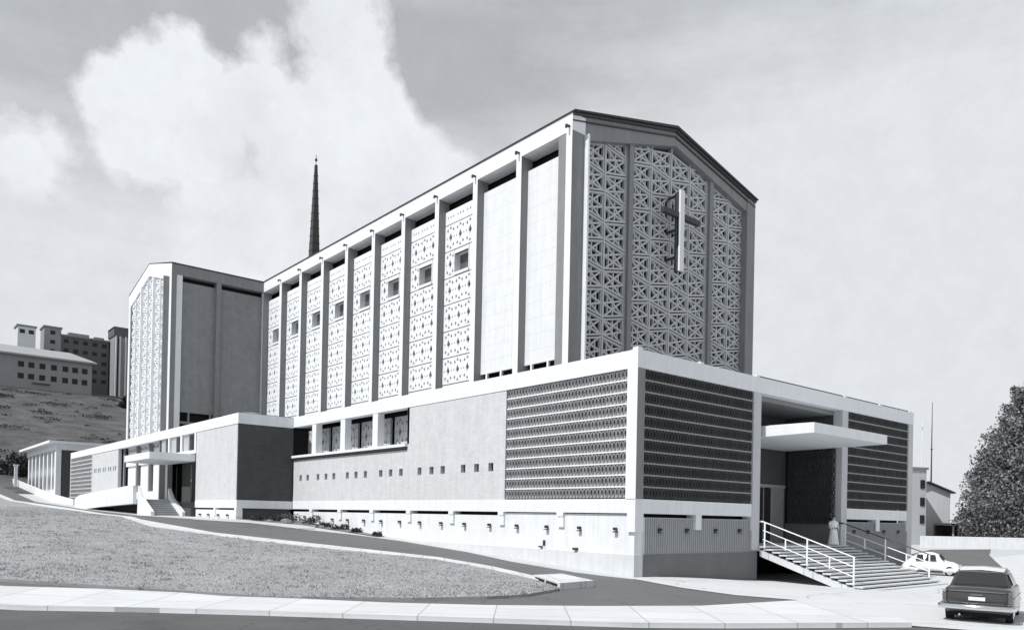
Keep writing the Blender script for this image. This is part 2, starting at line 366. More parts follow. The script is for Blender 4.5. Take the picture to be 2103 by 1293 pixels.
def gable_grille(s0, s1, ncol, ztop, zbot, plane, a0, dirn, clip, name, parent, mats, dep=.16, bwid=1.0):
    """folded lattice: zig-zag ledges, tall and short panels alternating"""
    H2, am = 2.62, .175; cw = (s1-s0)/ncol; mbb = MB()
    n = Vector((0, dirn, 0)) if plane == 'y' else Vector((dirn, 0, 0))
    to = (lambda s_, z, o=0: Vector((s_, a0+o*dirn, z))) if plane == 'y' else (lambda s_, z, o=0: Vector((a0+o*dirn, s_, z)))
    K = int((ztop-zbot)/(H2/2))+2
    zb = lambda k, j: ztop-k*H2/2+(1 if (k+j) % 2 == 0 else -1)*am
    for j in range(ncol):
        x0, x1 = s0+j*cw, s0+(j+1)*cw
        for k in range(K):
            t0, t1, b0, b1 = zb(k, j), zb(k, j+1), zb(k+1, j), zb(k+1, j+1)
            if max(t0, t1) < zbot: continue
            gp = .045
            def q(u, v, o=0):
                zt_, zl_ = t0+(t1-t0)*u-gp, b0+(b1-b0)*u+gp
                return to(x0+.05+(cw-.1)*u, zl_+(zt_-zl_)*v, o)
            B = lambda u0, v0, u1, v1, wd, dp: mbb.bar(q(u0, v0), q(u1, v1), wd*bwid, dp, n)
            B(0, .035, 1, .035, .10, dep*1.25); B(0, .965, 1, .965, .10, dep*1.25)
            B(.03, 0, .03, 1, .08, dep); B(.97, 0, .97, 1, .08, dep)
            L = (t0-b0) > (t1-b1); tu, su = (0, 1) if L else (1, 0)      # taller side, shorter side
            B(tu, .5, su, 0, .105, dep*.97); B(tu, .5, su, 1, .105, dep*.94); B(tu, 0, su, 1, .105, dep*.91); B(tu, 1, su, 0, .105, dep*.88)
            B(.5, 0, .5, 1, .09, dep*.82)
            e = .25 if L else .75
            B(e, .08, e, .92, .07, dep*.76)
    for j in range(ncol+1): mbb.bar(to(s0+j*cw, zbot), to(s0+j*cw, ztop+3), .09, .22, n)
    return mbb.build(name, mats, parent, clip=clip)

# --- nave core (dark interior volume) and roof
def gable_poly(a, b, ze, zr, zb_): return [(a, zb_), (b, zb_), (b, ze), ((a+b)/2, zr), (a, ze)]
xR = 21.6; yE = 78
P(MB().prism(gable_poly(xn+1.25, xR-.95, 22.6, 24.2, 8.0), yn+1.15, yE-.5), 'interior_core', void)
RIDGE = 25.25
rf = MB()
rf.prism([(xn-.02, 23.33), (xn-.05, 23.40), (13.2, RIDGE+.14), (xR+.05, 23.40), (xR+.02, 23.33), (13.2, RIDGE)], yn-.22, yE)
P(rf, 'roof', metal)
# gable frame (front), set back from the side beam line
fy = yn+.35
gf = MB()
def xz(p, y): return (p[0], y, p[1])
outerL = [(xn+.02, 8.6), (xn+.02, 23.29), (13.2, RIDGE-.01), (xR, 23.29), (xR, 8.6)]
innerL = [(5.98, 8.6), (5.98, 22.25), (13.35, 24.32), (21.12, 22.35), (21.12, 8.6)]
for i in range(4):
    a, b, c, d = outerL[i], outerL[i+1], innerL[i+1], innerL[i]
    gf.loft([[xz(a, fy-.3), xz(b, fy-.3), xz(c, fy-.3), xz(d, fy-.3)], [xz(a, fy+.7), xz(b, fy+.7), xz(c, fy+.7), xz(d, fy+.7)]])
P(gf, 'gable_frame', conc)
# second dark rail under the roof edge
sr_ = MB(); 
for (a, b) in (((xn+.02, 22.92), (13.2, 24.82)), ((13.2, 24.82), (xR-.02, 22.92))):
    sr_.bar((a[0], fy-.302, a[1]), (b[0], fy-.302, b[1]), .07, .08, (0, -1, 0))
    sr_.bar((a[0], fy-.302, a[1]+.33), (b[0], fy-.302, b[1]+.33), .12, .16, (0, -1, 0))
P(sr_, 'roof_trim', metal)
P(MB().box(5.74, 5.86, yn-.27, fy-.301, 8.7, 22.42), 'fin', white)
clipN = [((5.98, 0, 22.6), Vector((-(24.7-22.6)/7.4, 0, 1)).normalized()), ((21.1, 0, 22.6), Vector(((24.7-22.6)/7.75, 0, 1)).normalized())]
gy_ = fy+.25
for (a, b, n) in ((5.98, 9.50, 2), (9.85, 16.95, 4), (17.3, 21.12, 2)):
    gable_grille(a, b, n, 23.9, 8.7, 'y', gy_, -1, clipN, 'gable_grille', CH, grillec)
for x in (9.67, 17.12): P(MB().box(x-.18, x+.18, gy_-.42, gy_+.3, 8.7, 24.9), 'mullion', conc, clip=clipN)
P(MB().prism([(5.9, 8.6), (21.1, 8.6), (21.1, 22.7), (13.2, 24.7), (5.9, 22.7)], gy_+.6, gy_+.7), 'glazing', void)
# cross on the gable
cp = MB(); cp.box(12.98, 13.36, yn-.66, yn-.54, 16.75, 21.45)
cr_ = P(cp, 'cross', white)
cb = MB(); cb.box(13.04, 13.30, yn-.535, yn-.20, 16.8, 21.4); P(cb, 'cross_web', metal, cr_)
cb = MB(); cb.box(11.6, 13.03, yn-.58, yn-.32, 19.85, 20.15); P(cb, 'cross_arm', metal, cr_)
cb = MB(); cb.box(13.31, 15.0, yn-.58, yn-.32, 19.85, 20.15); P(cb, 'cross_arm', metal, cr_)
for z in (17.6, 19.2, 21.2): P(MB().box(13.12, 13.24, yn-.20, gy_, z, z+.12), 'bracket', metal, cr_)
# --- nave side
P(MB().box(xn, xn+.95, yn, yE, 22.42, 23.32), 'side_beam', [white])
P(MB().box(xn-.06, xn+.3, yn-.2, yE, 23.33, 23.375), 'gutter', metal)
P(MB().box(xn+1.12, xn+1.2, yn+.46, yE-1, 8.2, 22.41), 'interior_lining', void)
# right flank, far side from the camera
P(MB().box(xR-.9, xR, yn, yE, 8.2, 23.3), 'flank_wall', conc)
for i in range(11):
    c0 = 8.94+m_*i
    cm = MB().box(xn, xn+.8, c0, c0+.45, 8.3, 22.43, 1); cm.box(xn-.006, xn+.02, c0, c0+.45, 8.3, 22.43, 0); col = P(cm, 'column', [white, conc])  # shade painted in: sides grey, sunlit outer face white
    sp = MB(); sp.box(xn-.28, xn+.0, c0+.16, c0+.28, 22.62, 22.70); sp.box(xn-.28, xn-.2, c0+.16, c0+.28, 22.52, 22.62); P(sp, 'rain_spout', metal, col)
# pierced bay panel mesh, made once
def dia(cx, cy, w_, h_): return [(cx-w_/2, cy), (cx, cy-h_/2), (cx+w_/2, cy), (cx, cy+h_/2)]
def tri(cx, cy, w_, h_): return [(cx-w_/2, cy), (cx+w_/2, cy), (cx, cy+h_)]
bw_ = m_-.45
def row_plate(u0, u1, z0, z1, skip=None):
    """one course of the pierced panel; u runs 0..bw_ from the far side"""
    holes = []; cw = 1.03; hh = z1-z0
    for c in range(3):
        cu = .10+cw*(c+.5)
        if skip and skip[0]-.2 < cu < skip[1]+.2: continue
        if not (u0 < cu-.3 and cu+.3 < u1): continue
        zc = (z0+z1)/2
        if hh > 1.3: holes.append(dia(cu, zc, .34, .62))
        for sx in (-.30, .30):
            for sz in (-.40, .40):
                if hh > 1.3: holes.append(dia(cu+sx, zc+sz*hh/1.7*1.2, .20, .30))
        for sz in (-.62, .62):
            if hh > 1.3: holes.append(tri(cu, zc+sz*hh/1.7*1.0-.07, .28, .2))
        if hh > 1.3:
            for sx in (-.38, .38): holes.append(dia(cu+sx, zc, .12, .2))
        else:
            for sx in (-.28, 0, .28): holes.append(dia(cu+sx, zc, .14, .22))
    if u1 > 3.2:
        for k in range(3 if hh > 1.3 else 1):
            zc = z0+hh*(k+.5)/(3 if hh > 1.3 else 1)
            holes.append(tri(3.39, zc-.05, .16, .18)); 
    return plate(rect(u0+.03, u1-.03, z0+.035, z1-.035), holes, .14)
def bay_panel(zs, win=None):
    mbb = MB()
    for i in range(len(zs)-1):
        z1, z0 = zs[i], zs[i+1]
        segs = [(0, 3.16), (3.16, bw_)]
        if win and i == win[0]:
            segs = [(0, win[1]), (win[2], 3.16), (3.16, bw_)]
        for (a, b) in segs:
            vs, fs = row_plate(a, b, z0, z1)
            mbb.add([(v[2], -v[0], v[1]) for v in vs], fs)
        if win and i == win[0]:
            mbb.box(-.07, .07, -win[1]-.02, -win[2]+.02, z1-.30, z1-.05)
            mbb.box(-.12, .07, -win[1]-.02, -win[2]+.02, z0+.05, z0+.22)
    return mbb
zsN = [21.72, 20.8, 19.1, 17.4, 15.7, 14.0, 12.3, 10.6, 8.9]
proto = None
for i in range(2, 10):
    y1 = 8.94+m_*(i+1)       # far edge of bay
    if proto is None:
        po = bay_panel(zsN, (2, 1.10, 2.62)).build('pierced_panel', white, CH)
        wn = MB(); wn.box(.36, .40, -2.62, -1.10, 17.6, 18.82); w_o = wn.build('window', paneg, po)
        wf = MB()
        for (ya, yb, za, zb_) in ((-2.68, -2.60, 17.55, 18.85), (-1.12, -1.04, 17.55, 18.85), (-2.68, -1.04, 18.80, 18.88), (-2.68, -1.04, 17.52, 17.6)): wf.box(-.1, .44, ya, yb, za, zb_)
        wf.build('window_frame', white, po)
        po.location = Vector((xn+.58, y1, 0))*S; proto = po
    else:
        dup(proto, (xn+.58, y1, 0), parent=CH)
for i in range(0, 2):
    y0 = 8.94+m_*i+.45; y1 = 8.94+m_*(i+1)
    P(MB().box(xn+.50, xn+.64, y0+.01, y1-.01, 10.78, 21.72), 'plain_panel', panelw)
    sl_ = MB(); 
    for k in range(3): yy = y0+.25+k*1.35; sl_.box(xn+.50, xn+.64, yy, yy+.14, 10.3, 10.78)
    sl_.box(xn+.3, xn+.5, y0, y1, 9.9, 10.32); P(sl_, 'panel_foot', white)

# --- ring-pierced block screens
def ring_cell(w_, h_, t, n=12):
    """square frame cell with an oval hole and a raised ring"""
    vs = []; fs = []
    rx, ry = w_*.30, h_*.34
    def sq(a):
        c, s_ = math.cos(a), math.sin(a); k = max(abs(c), abs(s_)); return (c/k*w_/2, s_/k*h_/2)
    for zz in (0, t):
        for i in range(n): a = 2*math.pi*(i+.5)/n; vs.append((*sq(a), zz))
        for i in range(n): a = 2*math.pi*(i+.5)/n; vs.append((rx*math.cos(a), ry*math.sin(a), zz))
    for i in range(n):
        j = (i+1) % n
        fs.append((2*n+i, 2*n+j, 3*n+j, 3*n+i)); fs.append((n+i, n+j, 3*n+j, 3*n+i))
    # raised ring
    b = len(vs)
    for zz, k in ((t, 1.0), (t+.05, 1.06), (t+.05, 1.38), (t, 1.42)):
        for i in range(n): a = 2*math.pi*(i+.5)/n; vs.append((rx*k*math.cos(a), ry*k*math.sin(a), zz))
    for r in range(3):
        for i in range(n): j = (i+1) % n; fs.append((b+r*n+i, b+r*n+j, b+(r+1)*n+j, b+(r+1)*n+i))
    return vs, fs
def ring_screen(a0, a1, z0, z1, rows, to, mats, name='brick_screen', parent=CH, pitch=.2, n=12):
    """to(s, z, out) -> xyz; alternate courses of rings and flat bands"""
    mbb = MB(); rp = (z1-z0+.08)/rows; bh = .055; cols = max(2, round((a1-a0)/pitch)); cw = (a1-a0)/cols
    cv, cf = ring_cell(cw, rp-bh-.004, .10, n)
    for r in range(rows):
        zc = z0+rp*r+(rp-bh)/2
        for c in range(cols):
            sc_ = a0+cw*(c+.5)
            mbb.add([to(sc_+v[0], zc+v[1], v[2]) for v in cv], cf, 0)
        if r < rows-1:
            zb_ = z0+rp*(r+1)-bh
            p = [to(a0, zb_, 0), to(a1, zb_, 0), to(a1, zb_+bh, 0), to(a0, zb_+bh, 0)]; q = [to(a0, zb_, .17), to(a1, zb_, .17), to(a1, zb_+bh, .17), to(a0, zb_+bh, .17)]
            mbb.loft([p, q], 1)
    return mbb.build(name, mats, parent)
ring_screen(.52, 8.0, 3.14, 8.2, 11, lambda s_, z, o: (.20-o, s_, z), [screenw, bandw])
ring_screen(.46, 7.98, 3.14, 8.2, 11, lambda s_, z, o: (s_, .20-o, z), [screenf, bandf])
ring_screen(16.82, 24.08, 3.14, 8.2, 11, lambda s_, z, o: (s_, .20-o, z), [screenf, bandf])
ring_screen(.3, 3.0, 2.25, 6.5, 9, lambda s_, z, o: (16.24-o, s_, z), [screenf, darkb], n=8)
ring_screen(74.4, 85.6, 3.14, 8.1, 11, lambda s_, z, o: (-3.74-o, s_, z), [screenw, bandw], pitch=.4, n=8)

# --- podium: fascia, beams, piers, dark core
FZ0, FZ1, BZ0, BZ1 = 8.22, 8.93, 2.53, 3.10
P(MB().box(0, .5, 0, 31.4, FZ0, FZ1).box(.5, 24.75, 0, .5, FZ0, FZ1).box(24.25, 24.75, .5, 31, FZ0, FZ1), 'fascia', white)
P(MB().box(0, .28, 0, .28, FZ1, FZ1+.10), 'fascia_upstand', white)
for x in (4.1, 8.3, 16.5, 20.5, 24.3): P(MB().box(x-.12, x+.12, 0, .3, FZ1, FZ1+.07), 'fascia_upstand', white)
for (a, b) in ((8.5, 16.3), (16.75, 20.3), (20.7, 24.1)): P(MB().box(a, b, .05, .12, FZ1+.001, FZ1+.07), 'roof_flashing', metal)
P(MB().box(.5, 24.25, .5, 31.4, 8.5, 8.72), 'low_roof', conc)
P(MB().box(.02, .6, 0.02, 31.4, BZ0, BZ1).box(.6, 8.59, .02, .6, BZ0, BZ1), 'floor_beam', white); P(MB().box(16.24, 24.68, .02, .6, BZ0, BZ1), 'floor_beam', white)
for (x0, x1, zb_) in ((0, .45, BZ0+.01), (8.0, 8.6, 1.0), (16.2, 16.8, 1.0), (24.1, 24.7, -.8)):
    pm_ = MB().box(x0+(0 if x0 else .004), x1, -.004, .52, zb_ if x0 else BZ1, FZ0, 0)
    if not x0: pm_.box(-.002, .02, -.002, .53, BZ1, FZ0, 1)
    P(pm_, 'pier', [conc if x0 == 0 else pierm, white])  # corner pier's front greyed for shade, its sunlit side left white
core = MB().box(.46, 8.55, .46, 31.3, -.8, 8.49).box(8.55, 16.3, 3.3, 31.3, -.8, 8.49).box(16.3, 24.1, .46, 31.3, -.8, 8.49)
core.v = [(x, y, z) for x, y, z in core.v]
P(core, 'dark_core', void)
# side brick wall with square openings and the window recess
sq_y = [9.14, 10.27, 11.38, 13.17, 14.2, 15.35, 17.25, 18.35, 19.45, 21.25, 22.4, 23.5, 25.3, 26.4, 27.55, 29.1, 30.2]
holes = [rect(y-.19, y+.19, 4.46, 4.86) for y in sq_y]
outer = [(8.06, 3.1), (31.38, 3.1), (31.38, 6.06), (16.66, 6.06), (16.66, 8.22), (8.06, 8.22)]
vs, fs = plate(outer, holes, .22)
P(MB().add([(.03+.11+v[2], v[0], v[1]) for v in vs], fs), 'brick_wall', paleb)
P(MB().box(.26, .3, 8.1, 31.3, 4.0, 5.2), 'opening_backing', void)
P(MB().box(.03, 1.6, 16.46, 16.655, 6.2, 8.22), 'recess_jamb', paleb)
P(MB().box(-.16, 1.5, 16.60, 31.38, 6.06, 6.22), 'window_sill', white)
P(MB().box(-.10, .02, 16.60, 31.38, 5.94, 6.055), 'sill_drip', metal)
for y in (20.18, 24.2, 28.25): P(MB().box(.02, .45, y-.30, y+.30, 6.22, 8.22), 'window_pier', white)
rw = bay_panel([8.2, 6.25]); 
for k in range(4):
    o_ = bay_panel([8.15, 6.3]).build('recess_grille', grillec, CH); o_.location = Vector((1.42, 20.2+k*4.03, 0))*S
# carve the core for the recess: dark glass set behind the grilles
P(MB().box(1.60, 1.65, 16.5, 31.3, 6.0, 8.3), 'recess_glazing', void)
P(MB().box(.03, 1.5, 16.66, 31.3, 5.9, 6.05), 'recess_floor', conc)
# rebuild the core so that the recess, base slot and porch stay open
bpy.data.objects.remove([o for o in CH.children if o.name.startswith('dark_core')][0])
core = MB().box(.6, 8.4, .6, 31.3, -.8, 8.49).box(8.4, 16.4, 3.35, 31.3, -.8, 8.49).box(16.5, 24.1, .6, 31.3, -.8, 8.49)
core2 = MB().box(.6, 8.4, .6, 16.5, 3.2, 8.49).box(1.7, 8.4, 16.5, 31.3, 3.2, 8.49).box(.6, 8.4, .6, 31.3, -.8, 3.0).box(.6, 1.69, 16.5, 31.3, 3.2, 5.9).box(8.41, 16.4, 3.4, 31.3, -.8, 8.49).box(16.5, 24.1, .6, 31.3, -.8, 8.49)
P(core2, 'interior_core', void)
# base walls
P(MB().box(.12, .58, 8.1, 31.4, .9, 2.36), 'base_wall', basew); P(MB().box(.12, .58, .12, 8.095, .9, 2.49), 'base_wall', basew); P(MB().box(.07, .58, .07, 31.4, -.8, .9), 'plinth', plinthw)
for (xa, xb) in ((.59, 8.58), (16.26, 24.6)):
    bf = MB(); bf.box(xa, xb, .12, .58, .9, 2.38, 0)
    k = 0
    while xa+.16+k*.135 < xb-.12: x = xa+.16+k*.135; bf.box(x, x+.06, .085, .121, .91, 2.36, 1); k += 1
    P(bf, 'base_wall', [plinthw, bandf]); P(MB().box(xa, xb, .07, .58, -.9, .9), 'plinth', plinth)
for k in range(0, 8): P(MB().box(0.0, .5, 4.04*k+(.01 if k else 0), 4.04*k+.42, 2.36 if k else 1.8, BZ0).box(.03, .14, 4.04*k+.01, 4.04*k+.38, 1.9, 2.37), 'corbel', white)
for x in (4.05, 8.18, 20.4, 24.25): P(MB().box(x-.2, x+.2, 0.0, .5, 1.9, BZ0), 'corbel', white)
def vent(to, parent=CH):
    v = MB(); r_in, r_o = .035, .06
    for k in range(8):
        a0, a1 = 2*math.pi*k/8, 2*math.pi*(k+1)/8
        v.loft([[to(r_in*math.cos(a), 1.9+r_in*math.sin(a), o) for a in (a0, a1)]+[to(r_o*math.cos(a), 1.9+r_o*math.sin(a), o) for a in (a1, a0)] for o in (0, .17)])
    v.loft([[to(-.09, 1.80, 0), to(.09, 1.80, 0), to(.09, 1.82, 0), to(-.09, 1.82, 0)], [to(-.09, 1.76, .18), to(.09, 1.76, .18), to(.09, 1.78, .18), to(-.09, 1.78, .18)]])
    return v.build('drain_spout', metal, parent)
for k in range(15): 
    y = 1.06+k*2.03
    vent(lambda s_, z, o, y=y: (.12-o, y+s_, z-(.0 if y < 26 else -.12)))
for x in (1.55, 3.3, 5.3, 7.1, 17.7, 19.3, 21.2, 23.0): vent(lambda s_, z, o, x=x: (x+s_, .12-o, z))
# fittings low on the side wall
P(MB().box(-.02, .12, 3.2, 3.42, .95, 1.05).box(0, .1, 5.25, 5.3, 1.05, 1.3).box(0, .1, 5.4, 5.6, .98, 1.04), 'wall_fitting', metal)

# --- porch
po_ = MB().box(8.6, 16.2, -.05, 3.35, .95, 1.18); P(po_, 'porch_floor', walkm)
P(MB().box(8.5, 16.3, .5, 3.4, 8.0, 8.21), 'porch_ceiling', conc)
P(MB().box(8.61, 16.2, 3.2, 3.34, 1.18, 8.0, 0).box(8.61, 16.0, 3.1, 3.2, 4.15, 4.32, 1).box(14.6, 15.9, 3.12, 3.2, 1.18, 4.15, 2), 'porch_wall', [darkb, bandf, midb])
P(MB().box(16.21, 16.3, .5, 3.2, 1.0, 2.25, 1).box(16.30, 16.42, .1, 3.2, 1.0, 8.0, 0).box(16.2, 16.3, .5, 3.2, 6.5, 8.0, 0), 'porch_side_wall', [darkb, plinth])
P(MB().box(8.45, 8.6, .5, 3.3, 1.0, 8.0), 'porch_side_wall', darkb)
dr = P(MB().box(12.9, 13.8, 3.10, 3.17, 1.2, 4.1).box(13.86, 14.55, 3.10, 3.17, 1.2, 4.1), 'door', glass)
P(MB().box(12.8, 12.9, 3.08, 3.18, 1.19, 4.14).box(13.8, 13.86, 3.07, 3.18, 1.19, 4.14).box(14.55, 14.62, 3.08, 3.18, 1.19, 4.14), 'door_frame', bandf, dr)
cn = MB(); cn.prism([(-2.42, 6.72), (-2.42, 6.27), (3.1, 6.20), (3.1, 6.74)], 8.95, 15.98, 'x'); cn.prism([(-2.42+.3, 6.72), (2.9, 6.73), (2.9, 6.80), (-2.42+.3, 6.76)], 9.2, 15.7, 'x')
P(cn, 'porch_canopy', white)

# --- entrance steps with railings
NST = 15; z_t, z_b, y_t = 1.18, -.52, -.05; tr = .345; ri = (z_t-z_b)/NST
stp = MB()
for k in range(NST):
    z1 = z_t-ri*k; y0 = y_t-tr*(k+1); stp.box(8.5, 16.2, y0-.04, y0+tr, z1-.062, z1, 0)          # tread slabs
    stp.box(8.62, 16.1, y0+.05, y0+.09, z1-ri, z1-.062, 1)   # dark open riser behind the nosing
for x in (8.72, 12.3, 15.9): stp.prism([(y_t, z_t-.16), (y_t, z_t-.46), (y_t-tr*NST, z_b-.42), (y_t-tr*NST, z_b-.1)], x-.12, x+.12, 'x', 0)
st_o = P(stp, 'entrance_steps', [walkm, metal])
def stair_z(y): return z_t+(y-y_t)*ri/tr
for sx, (x, dark) in enumerate(((8.62, False), (16.08, True))):
    rl = MB()
    ys_ = [-.28, -2.37, -4.46]
    for y in ys_: rl.tube([(x, y, stair_z(y)-.12), (x, y, stair_z(y)+1.17)], .038, 8)
    for y in (-1.33, -3.4): rl.tube([(x, y, stair_z(y)+.28), (x, y, stair_z(y)+.78)], .034, 8)
    for hh in (.78, .36): rl.tube([(x, -.2, stair_z(-.2)+hh), (x, -4.5, stair_z(-4.5)+hh)], .023, 8)
    ro = P(rl, 'railing', wmetal, st_o)
    hr = MB(); hr.tube([(x, -.2, stair_z(-.2)+1.17), (x, -4.5, stair_z(-4.5)+1.17)], .027, 8)
    hr.tube([(x, -.2, stair_z(-.2)+1.17), (x, .45 if dark else .1, stair_z(-.2)+1.19)], .04, 8)
    P(hr, 'handrail', metal if dark else wmetal, ro)

# --- annex and wing along the left
ax = -3.92
P(MB().box(ax, ax+.4, 31.4, 85.8, FZ0-.05, 8.88).box(ax+.4, .0, 31.4, 31.8, FZ0-.05, 8.88).box(ax+.4, 4, 85.4, 85.8, FZ0-.05, 8.88), 'fascia', white)
P(MB().box(ax+.4, 4.8, 31.8, 85.4, 8.3, 8.6), 'low_roof', conc)
P(MB().box(ax+.42, .0, 31.48, 31.52, 8.881, 8.92), 'roof_flashing', metal)
P(MB().box(ax+.02, ax+.5, 31.42, 39.9, BZ0-.02, 3.05).box(ax+.5, .0, 31.42, 31.9, BZ0-.02, 3.05), 'floor_beam', white); P(MB().box(ax+.02, ax+.5, 63.2, 85.8, BZ0+.1, 3.1), 'floor_beam', white)
P(MB().box(ax+.04, ax+.5, 31.57, 39.9, 3.05, FZ0-.05), 'brick_wall', paleb)
P(MB().box(ax+.05, .0, 31.44, 31.56, 3.05, FZ0-.05), 'end_brick_wall', darkb)
P(MB().box(ax+.25, .0, 31.7, 31.92, 1.0, BZ0-.03), 'end_base_wall', darkb)
P(MB().box(ax+.06, ax+.5, 31.6, 39.8, 1.0, 2.38), 'base_wall', basew); P(MB().box(ax+.06, ax+.5, 63.2, 85.8, 1.0, 2.55), 'base_wall', basew)
for y in (31.42, 35.45): P(MB().box(ax, ax+.4, y, y+.36, 1.95, BZ0-.02), 'corbel', white)
for y in (33.0, 34.8, 36.8, 38.6): vent(lambda s_, z, o, y=y: (ax+.06-o, y+s_, z+.12))
P(MB().box(ax+.6, 4.6, 31.95, 39.7, .8, 8.25).box(-.4, 4.6, 39.7, 62, .8, 8.25).box(ax+.6, 4.6, 62.5, 85.2, .8, 8.25), 'interior_core', void)
# porch of the side entrance: dark back wall, windows over the canopy
P(MB().box(-2.0, -1.9, 39.9, 49.4, 1.8, 8.2).box(ax+.3, -1.9, 39.72, 39.9, 1.8, 8.2), 'side_porch_wall', darkb)
P(MB().box(ax, ax+.3, 39.9, 49.4, 6.6, 6.85).box(ax+.3, -1.9, 39.9, 49.4, 6.4, 6.6), 'side_porch_beam', white)
for y in (40.0, 43.4, 46.6): P(MB().box(ax+.02, ax+.35, y, y+.35, 6.85, 8.17), 'window_pier', white)
for (a, b) in ((40.4, 43.3), (43.8, 46.5), (47.0, 49.3)):
    wv = P(MB().box(ax+.30, ax+.34, a, b, 6.85, 8.17), 'window', glass)
    wf = MB()
    for k in range(4): yy = b-.18-k*.28; wf.box(ax+.18, ax+.29, yy, yy+.12, 6.86, 8.16)
    P(wf, 'window_bars', white, wv)
P(MB().box(-7.15, ax, 40.0, 47.0, 6.0, 6.5).box(-7.05, ax, 40.1, 46.9, 5.96, 6.0), 'side_canopy', white)
for y in (41.8, 45.5): P(MB().box(-2.4, -2.1, y, y+.3, 3.1, 6.0), 'porch_post', conc)
P(MB().box(-2.12, -2.02, 42.3, 43.9, 3.1, 5.4), 'side_door', glass)
# terrace, ramp wall and steps
tw = MB(); tw.prism([(44.6, 2.72), (44.6, 4.12), (46.5, 4.12), (64, 3.55), (66, 3.2), (66, 2.0), (62, 2.2), (55, 2.45)], -7.05, -6.8, 'x')
P(tw, 'ramp_parapet', white)
P(MB().prism([(44.6, 2.75), (44.6, 3.08), (60, 3.0), (65.5, 2.6), (65.5, 2.1), (55, 2.5)], -6.8, ax-.01, 'x'), 'terrace_slab', walkm)
P(MB().prism([(45.5, 1.0), (45.5, 2.74), (55, 2.5), (55, 1.0)], -6.0, -5.8, 'x'), 'terrace_shade_sheet', void)  # black sheet in place of the shade under the terrace
ss = MB()
for k in range(9):
    z1 = 3.08-k*.145; y0 = 44.6-(k+1)*.36; ss.box(-6.45, -4.55, y0, y0+.37, 1.5, z1-.004)
    ss.box(-6.45, -4.55, y0-.02, y0+.05, z1-.05, z1-.001, 1)
P(ss, 'side_steps', [bandf, walkm])
for x in (-6.72, -4.5): P(MB().prism([(44.62, 4.12 if x < -5 else 4.0), (44.62, 1.5), (40.9, 1.5), (40.9, 2.15), (43.6, 3.2)], x, x+.24, 'x'), 'stair_cheek', white)
P(MB().box(-4.2, ax+.3, 39.95, 45, 1.2, 2.9), 'side_porch_plinth', darkb)
# wing wall beyond the transept
vs, fs = plate([(63.2, 3.1), (74.3, 3.1), (74.3, 8.17), (63.2, 8.17)], [rect(y-.2, y+.2, 6.1, 6.55) for y in (64.2, 65.0, 66.2, 67.0, 68.5, 69.3, 70.7, 71.5, 72.6, 73.3)], .3)
P(MB().add([(ax+.2+v[2], v[0], v[1]) for v in vs], fs), 'brick_wall', paleb)
P(MB().box(ax, ax+.4, 85.6, 85.8, 3.1, 8.17).box(ax, ax+.4, 74.25, 74.4, 3.1, 8.17), 'pier', white)
# roof lights
def dome(name, x, y, z, rx, ry, h, m):
    d = MB(); rings = []
    for i in range(7):
        t = i/6*math.pi/2; c = max(math.cos(t), .02); rings.append([(x+rx*c*math.cos(a), y+ry*c*math.sin(a), z+h*math.sin(t)) for a in [k*2*math.pi/24 for k in range(24)]])
    d.loft(rings); o = P(d, name, m, smooth=True); return o
dome('roof_dome', -1.9, 34.6, 8.6, 1.7, 1.7, .75, bandf)
P(MB().box(-2.0, 0.4, 66, 68.5, 8.6, 9.5), 'roof_vent', bandw); P(MB().box(-2.1, .5, 65.9, 68.6, 9.5, 9.62), 'roof_vent_cap', metal)

# --- transept
tx, ty0, ty1 = -3.22, 49.38, 63.2; tym = (ty0+ty1)/2; TR = 24.85
P(MB().prism([(ty0+1, 3), (ty1-1, 3), (ty1-1, 22.3), (tym, 23.9), (ty0+1, 22.3)], tx+1.1, xn+2, 'x'), 'interior_core', void)
P(MB().prism([(ty0-.06, 23.32), (ty0-.06, 23.40), (tym, TR+.06), (ty1+.06, 23.40), (ty1+.06, 23.32), (tym, TR)], tx-.02, 12, 'x'), 'transept_roof', metal)
P(MB().box(tx, xn-.01, ty0, ty0+.9, 22.42, 23.3), 'transept_beam', conc); P(MB().box(tx, xn, ty1-.9, ty1, 8, 23.3), 'transept_wall', conc)
P(MB().box(tx+.4, xn-.01, ty0+.30, ty0+.5, 10.75, 21.98), 'transept_brick_panel', midb)
P(MB().box(tx+.4, xn-.01, ty0+.75, ty0+.8, 8.6, 22.4), 'transept_glazing', void)
for x in (tx, .58): P(MB().box(x+.01, x+.42, ty0, ty0+.8, 3.2 if x < 0 else 8.6, 22.41), 'transept_column', conc)
P(MB().box(tx+.42, .57, ty0+.26, ty0+.5, 9.75, 9.95).box(1.0, xn-.01, ty0+.26, ty0+.5, 9.75, 9.95).box(-1.55, -1.42, ty0+.28, ty0+.5, 9.95, 10.75).box(.3, .42, ty0+.28, ty0+.5, 9.95, 10.75).box(2.9, 3.02, ty0+.28, ty0+.5, 9.95, 10.75).box(tx+.42, .57, ty0+.3, ty0+.5, 8.5, 9.5), 'transept_sill', conc)
tf = MB()
oL = [(ty0+.02, 8.4), (ty0+.02, 23.29), (tym, TR-.01), (ty1, 23.29), (ty1, 8.4)]; iL = [(50.75, 8.4), (50.75, 22.2), (tym, 23.75), (62.62, 22.1), (62.62, 8.4)]
for i in range(4):
    a, b, c, d = oL[i], oL[i+1], iL[i+1], iL[i]
    tf.loft([[(tx-.004, q[0], q[1]) for q in (a, b, c, d)], [(tx+.9, q[0], q[1]) for q in (a, b, c, d)]])
P(tf, 'transept_frame', white)
P(MB().box(tx-.45, tx-.005, 50.0, 50.22, 3.2, 22.3), 'transept_fin', conc)
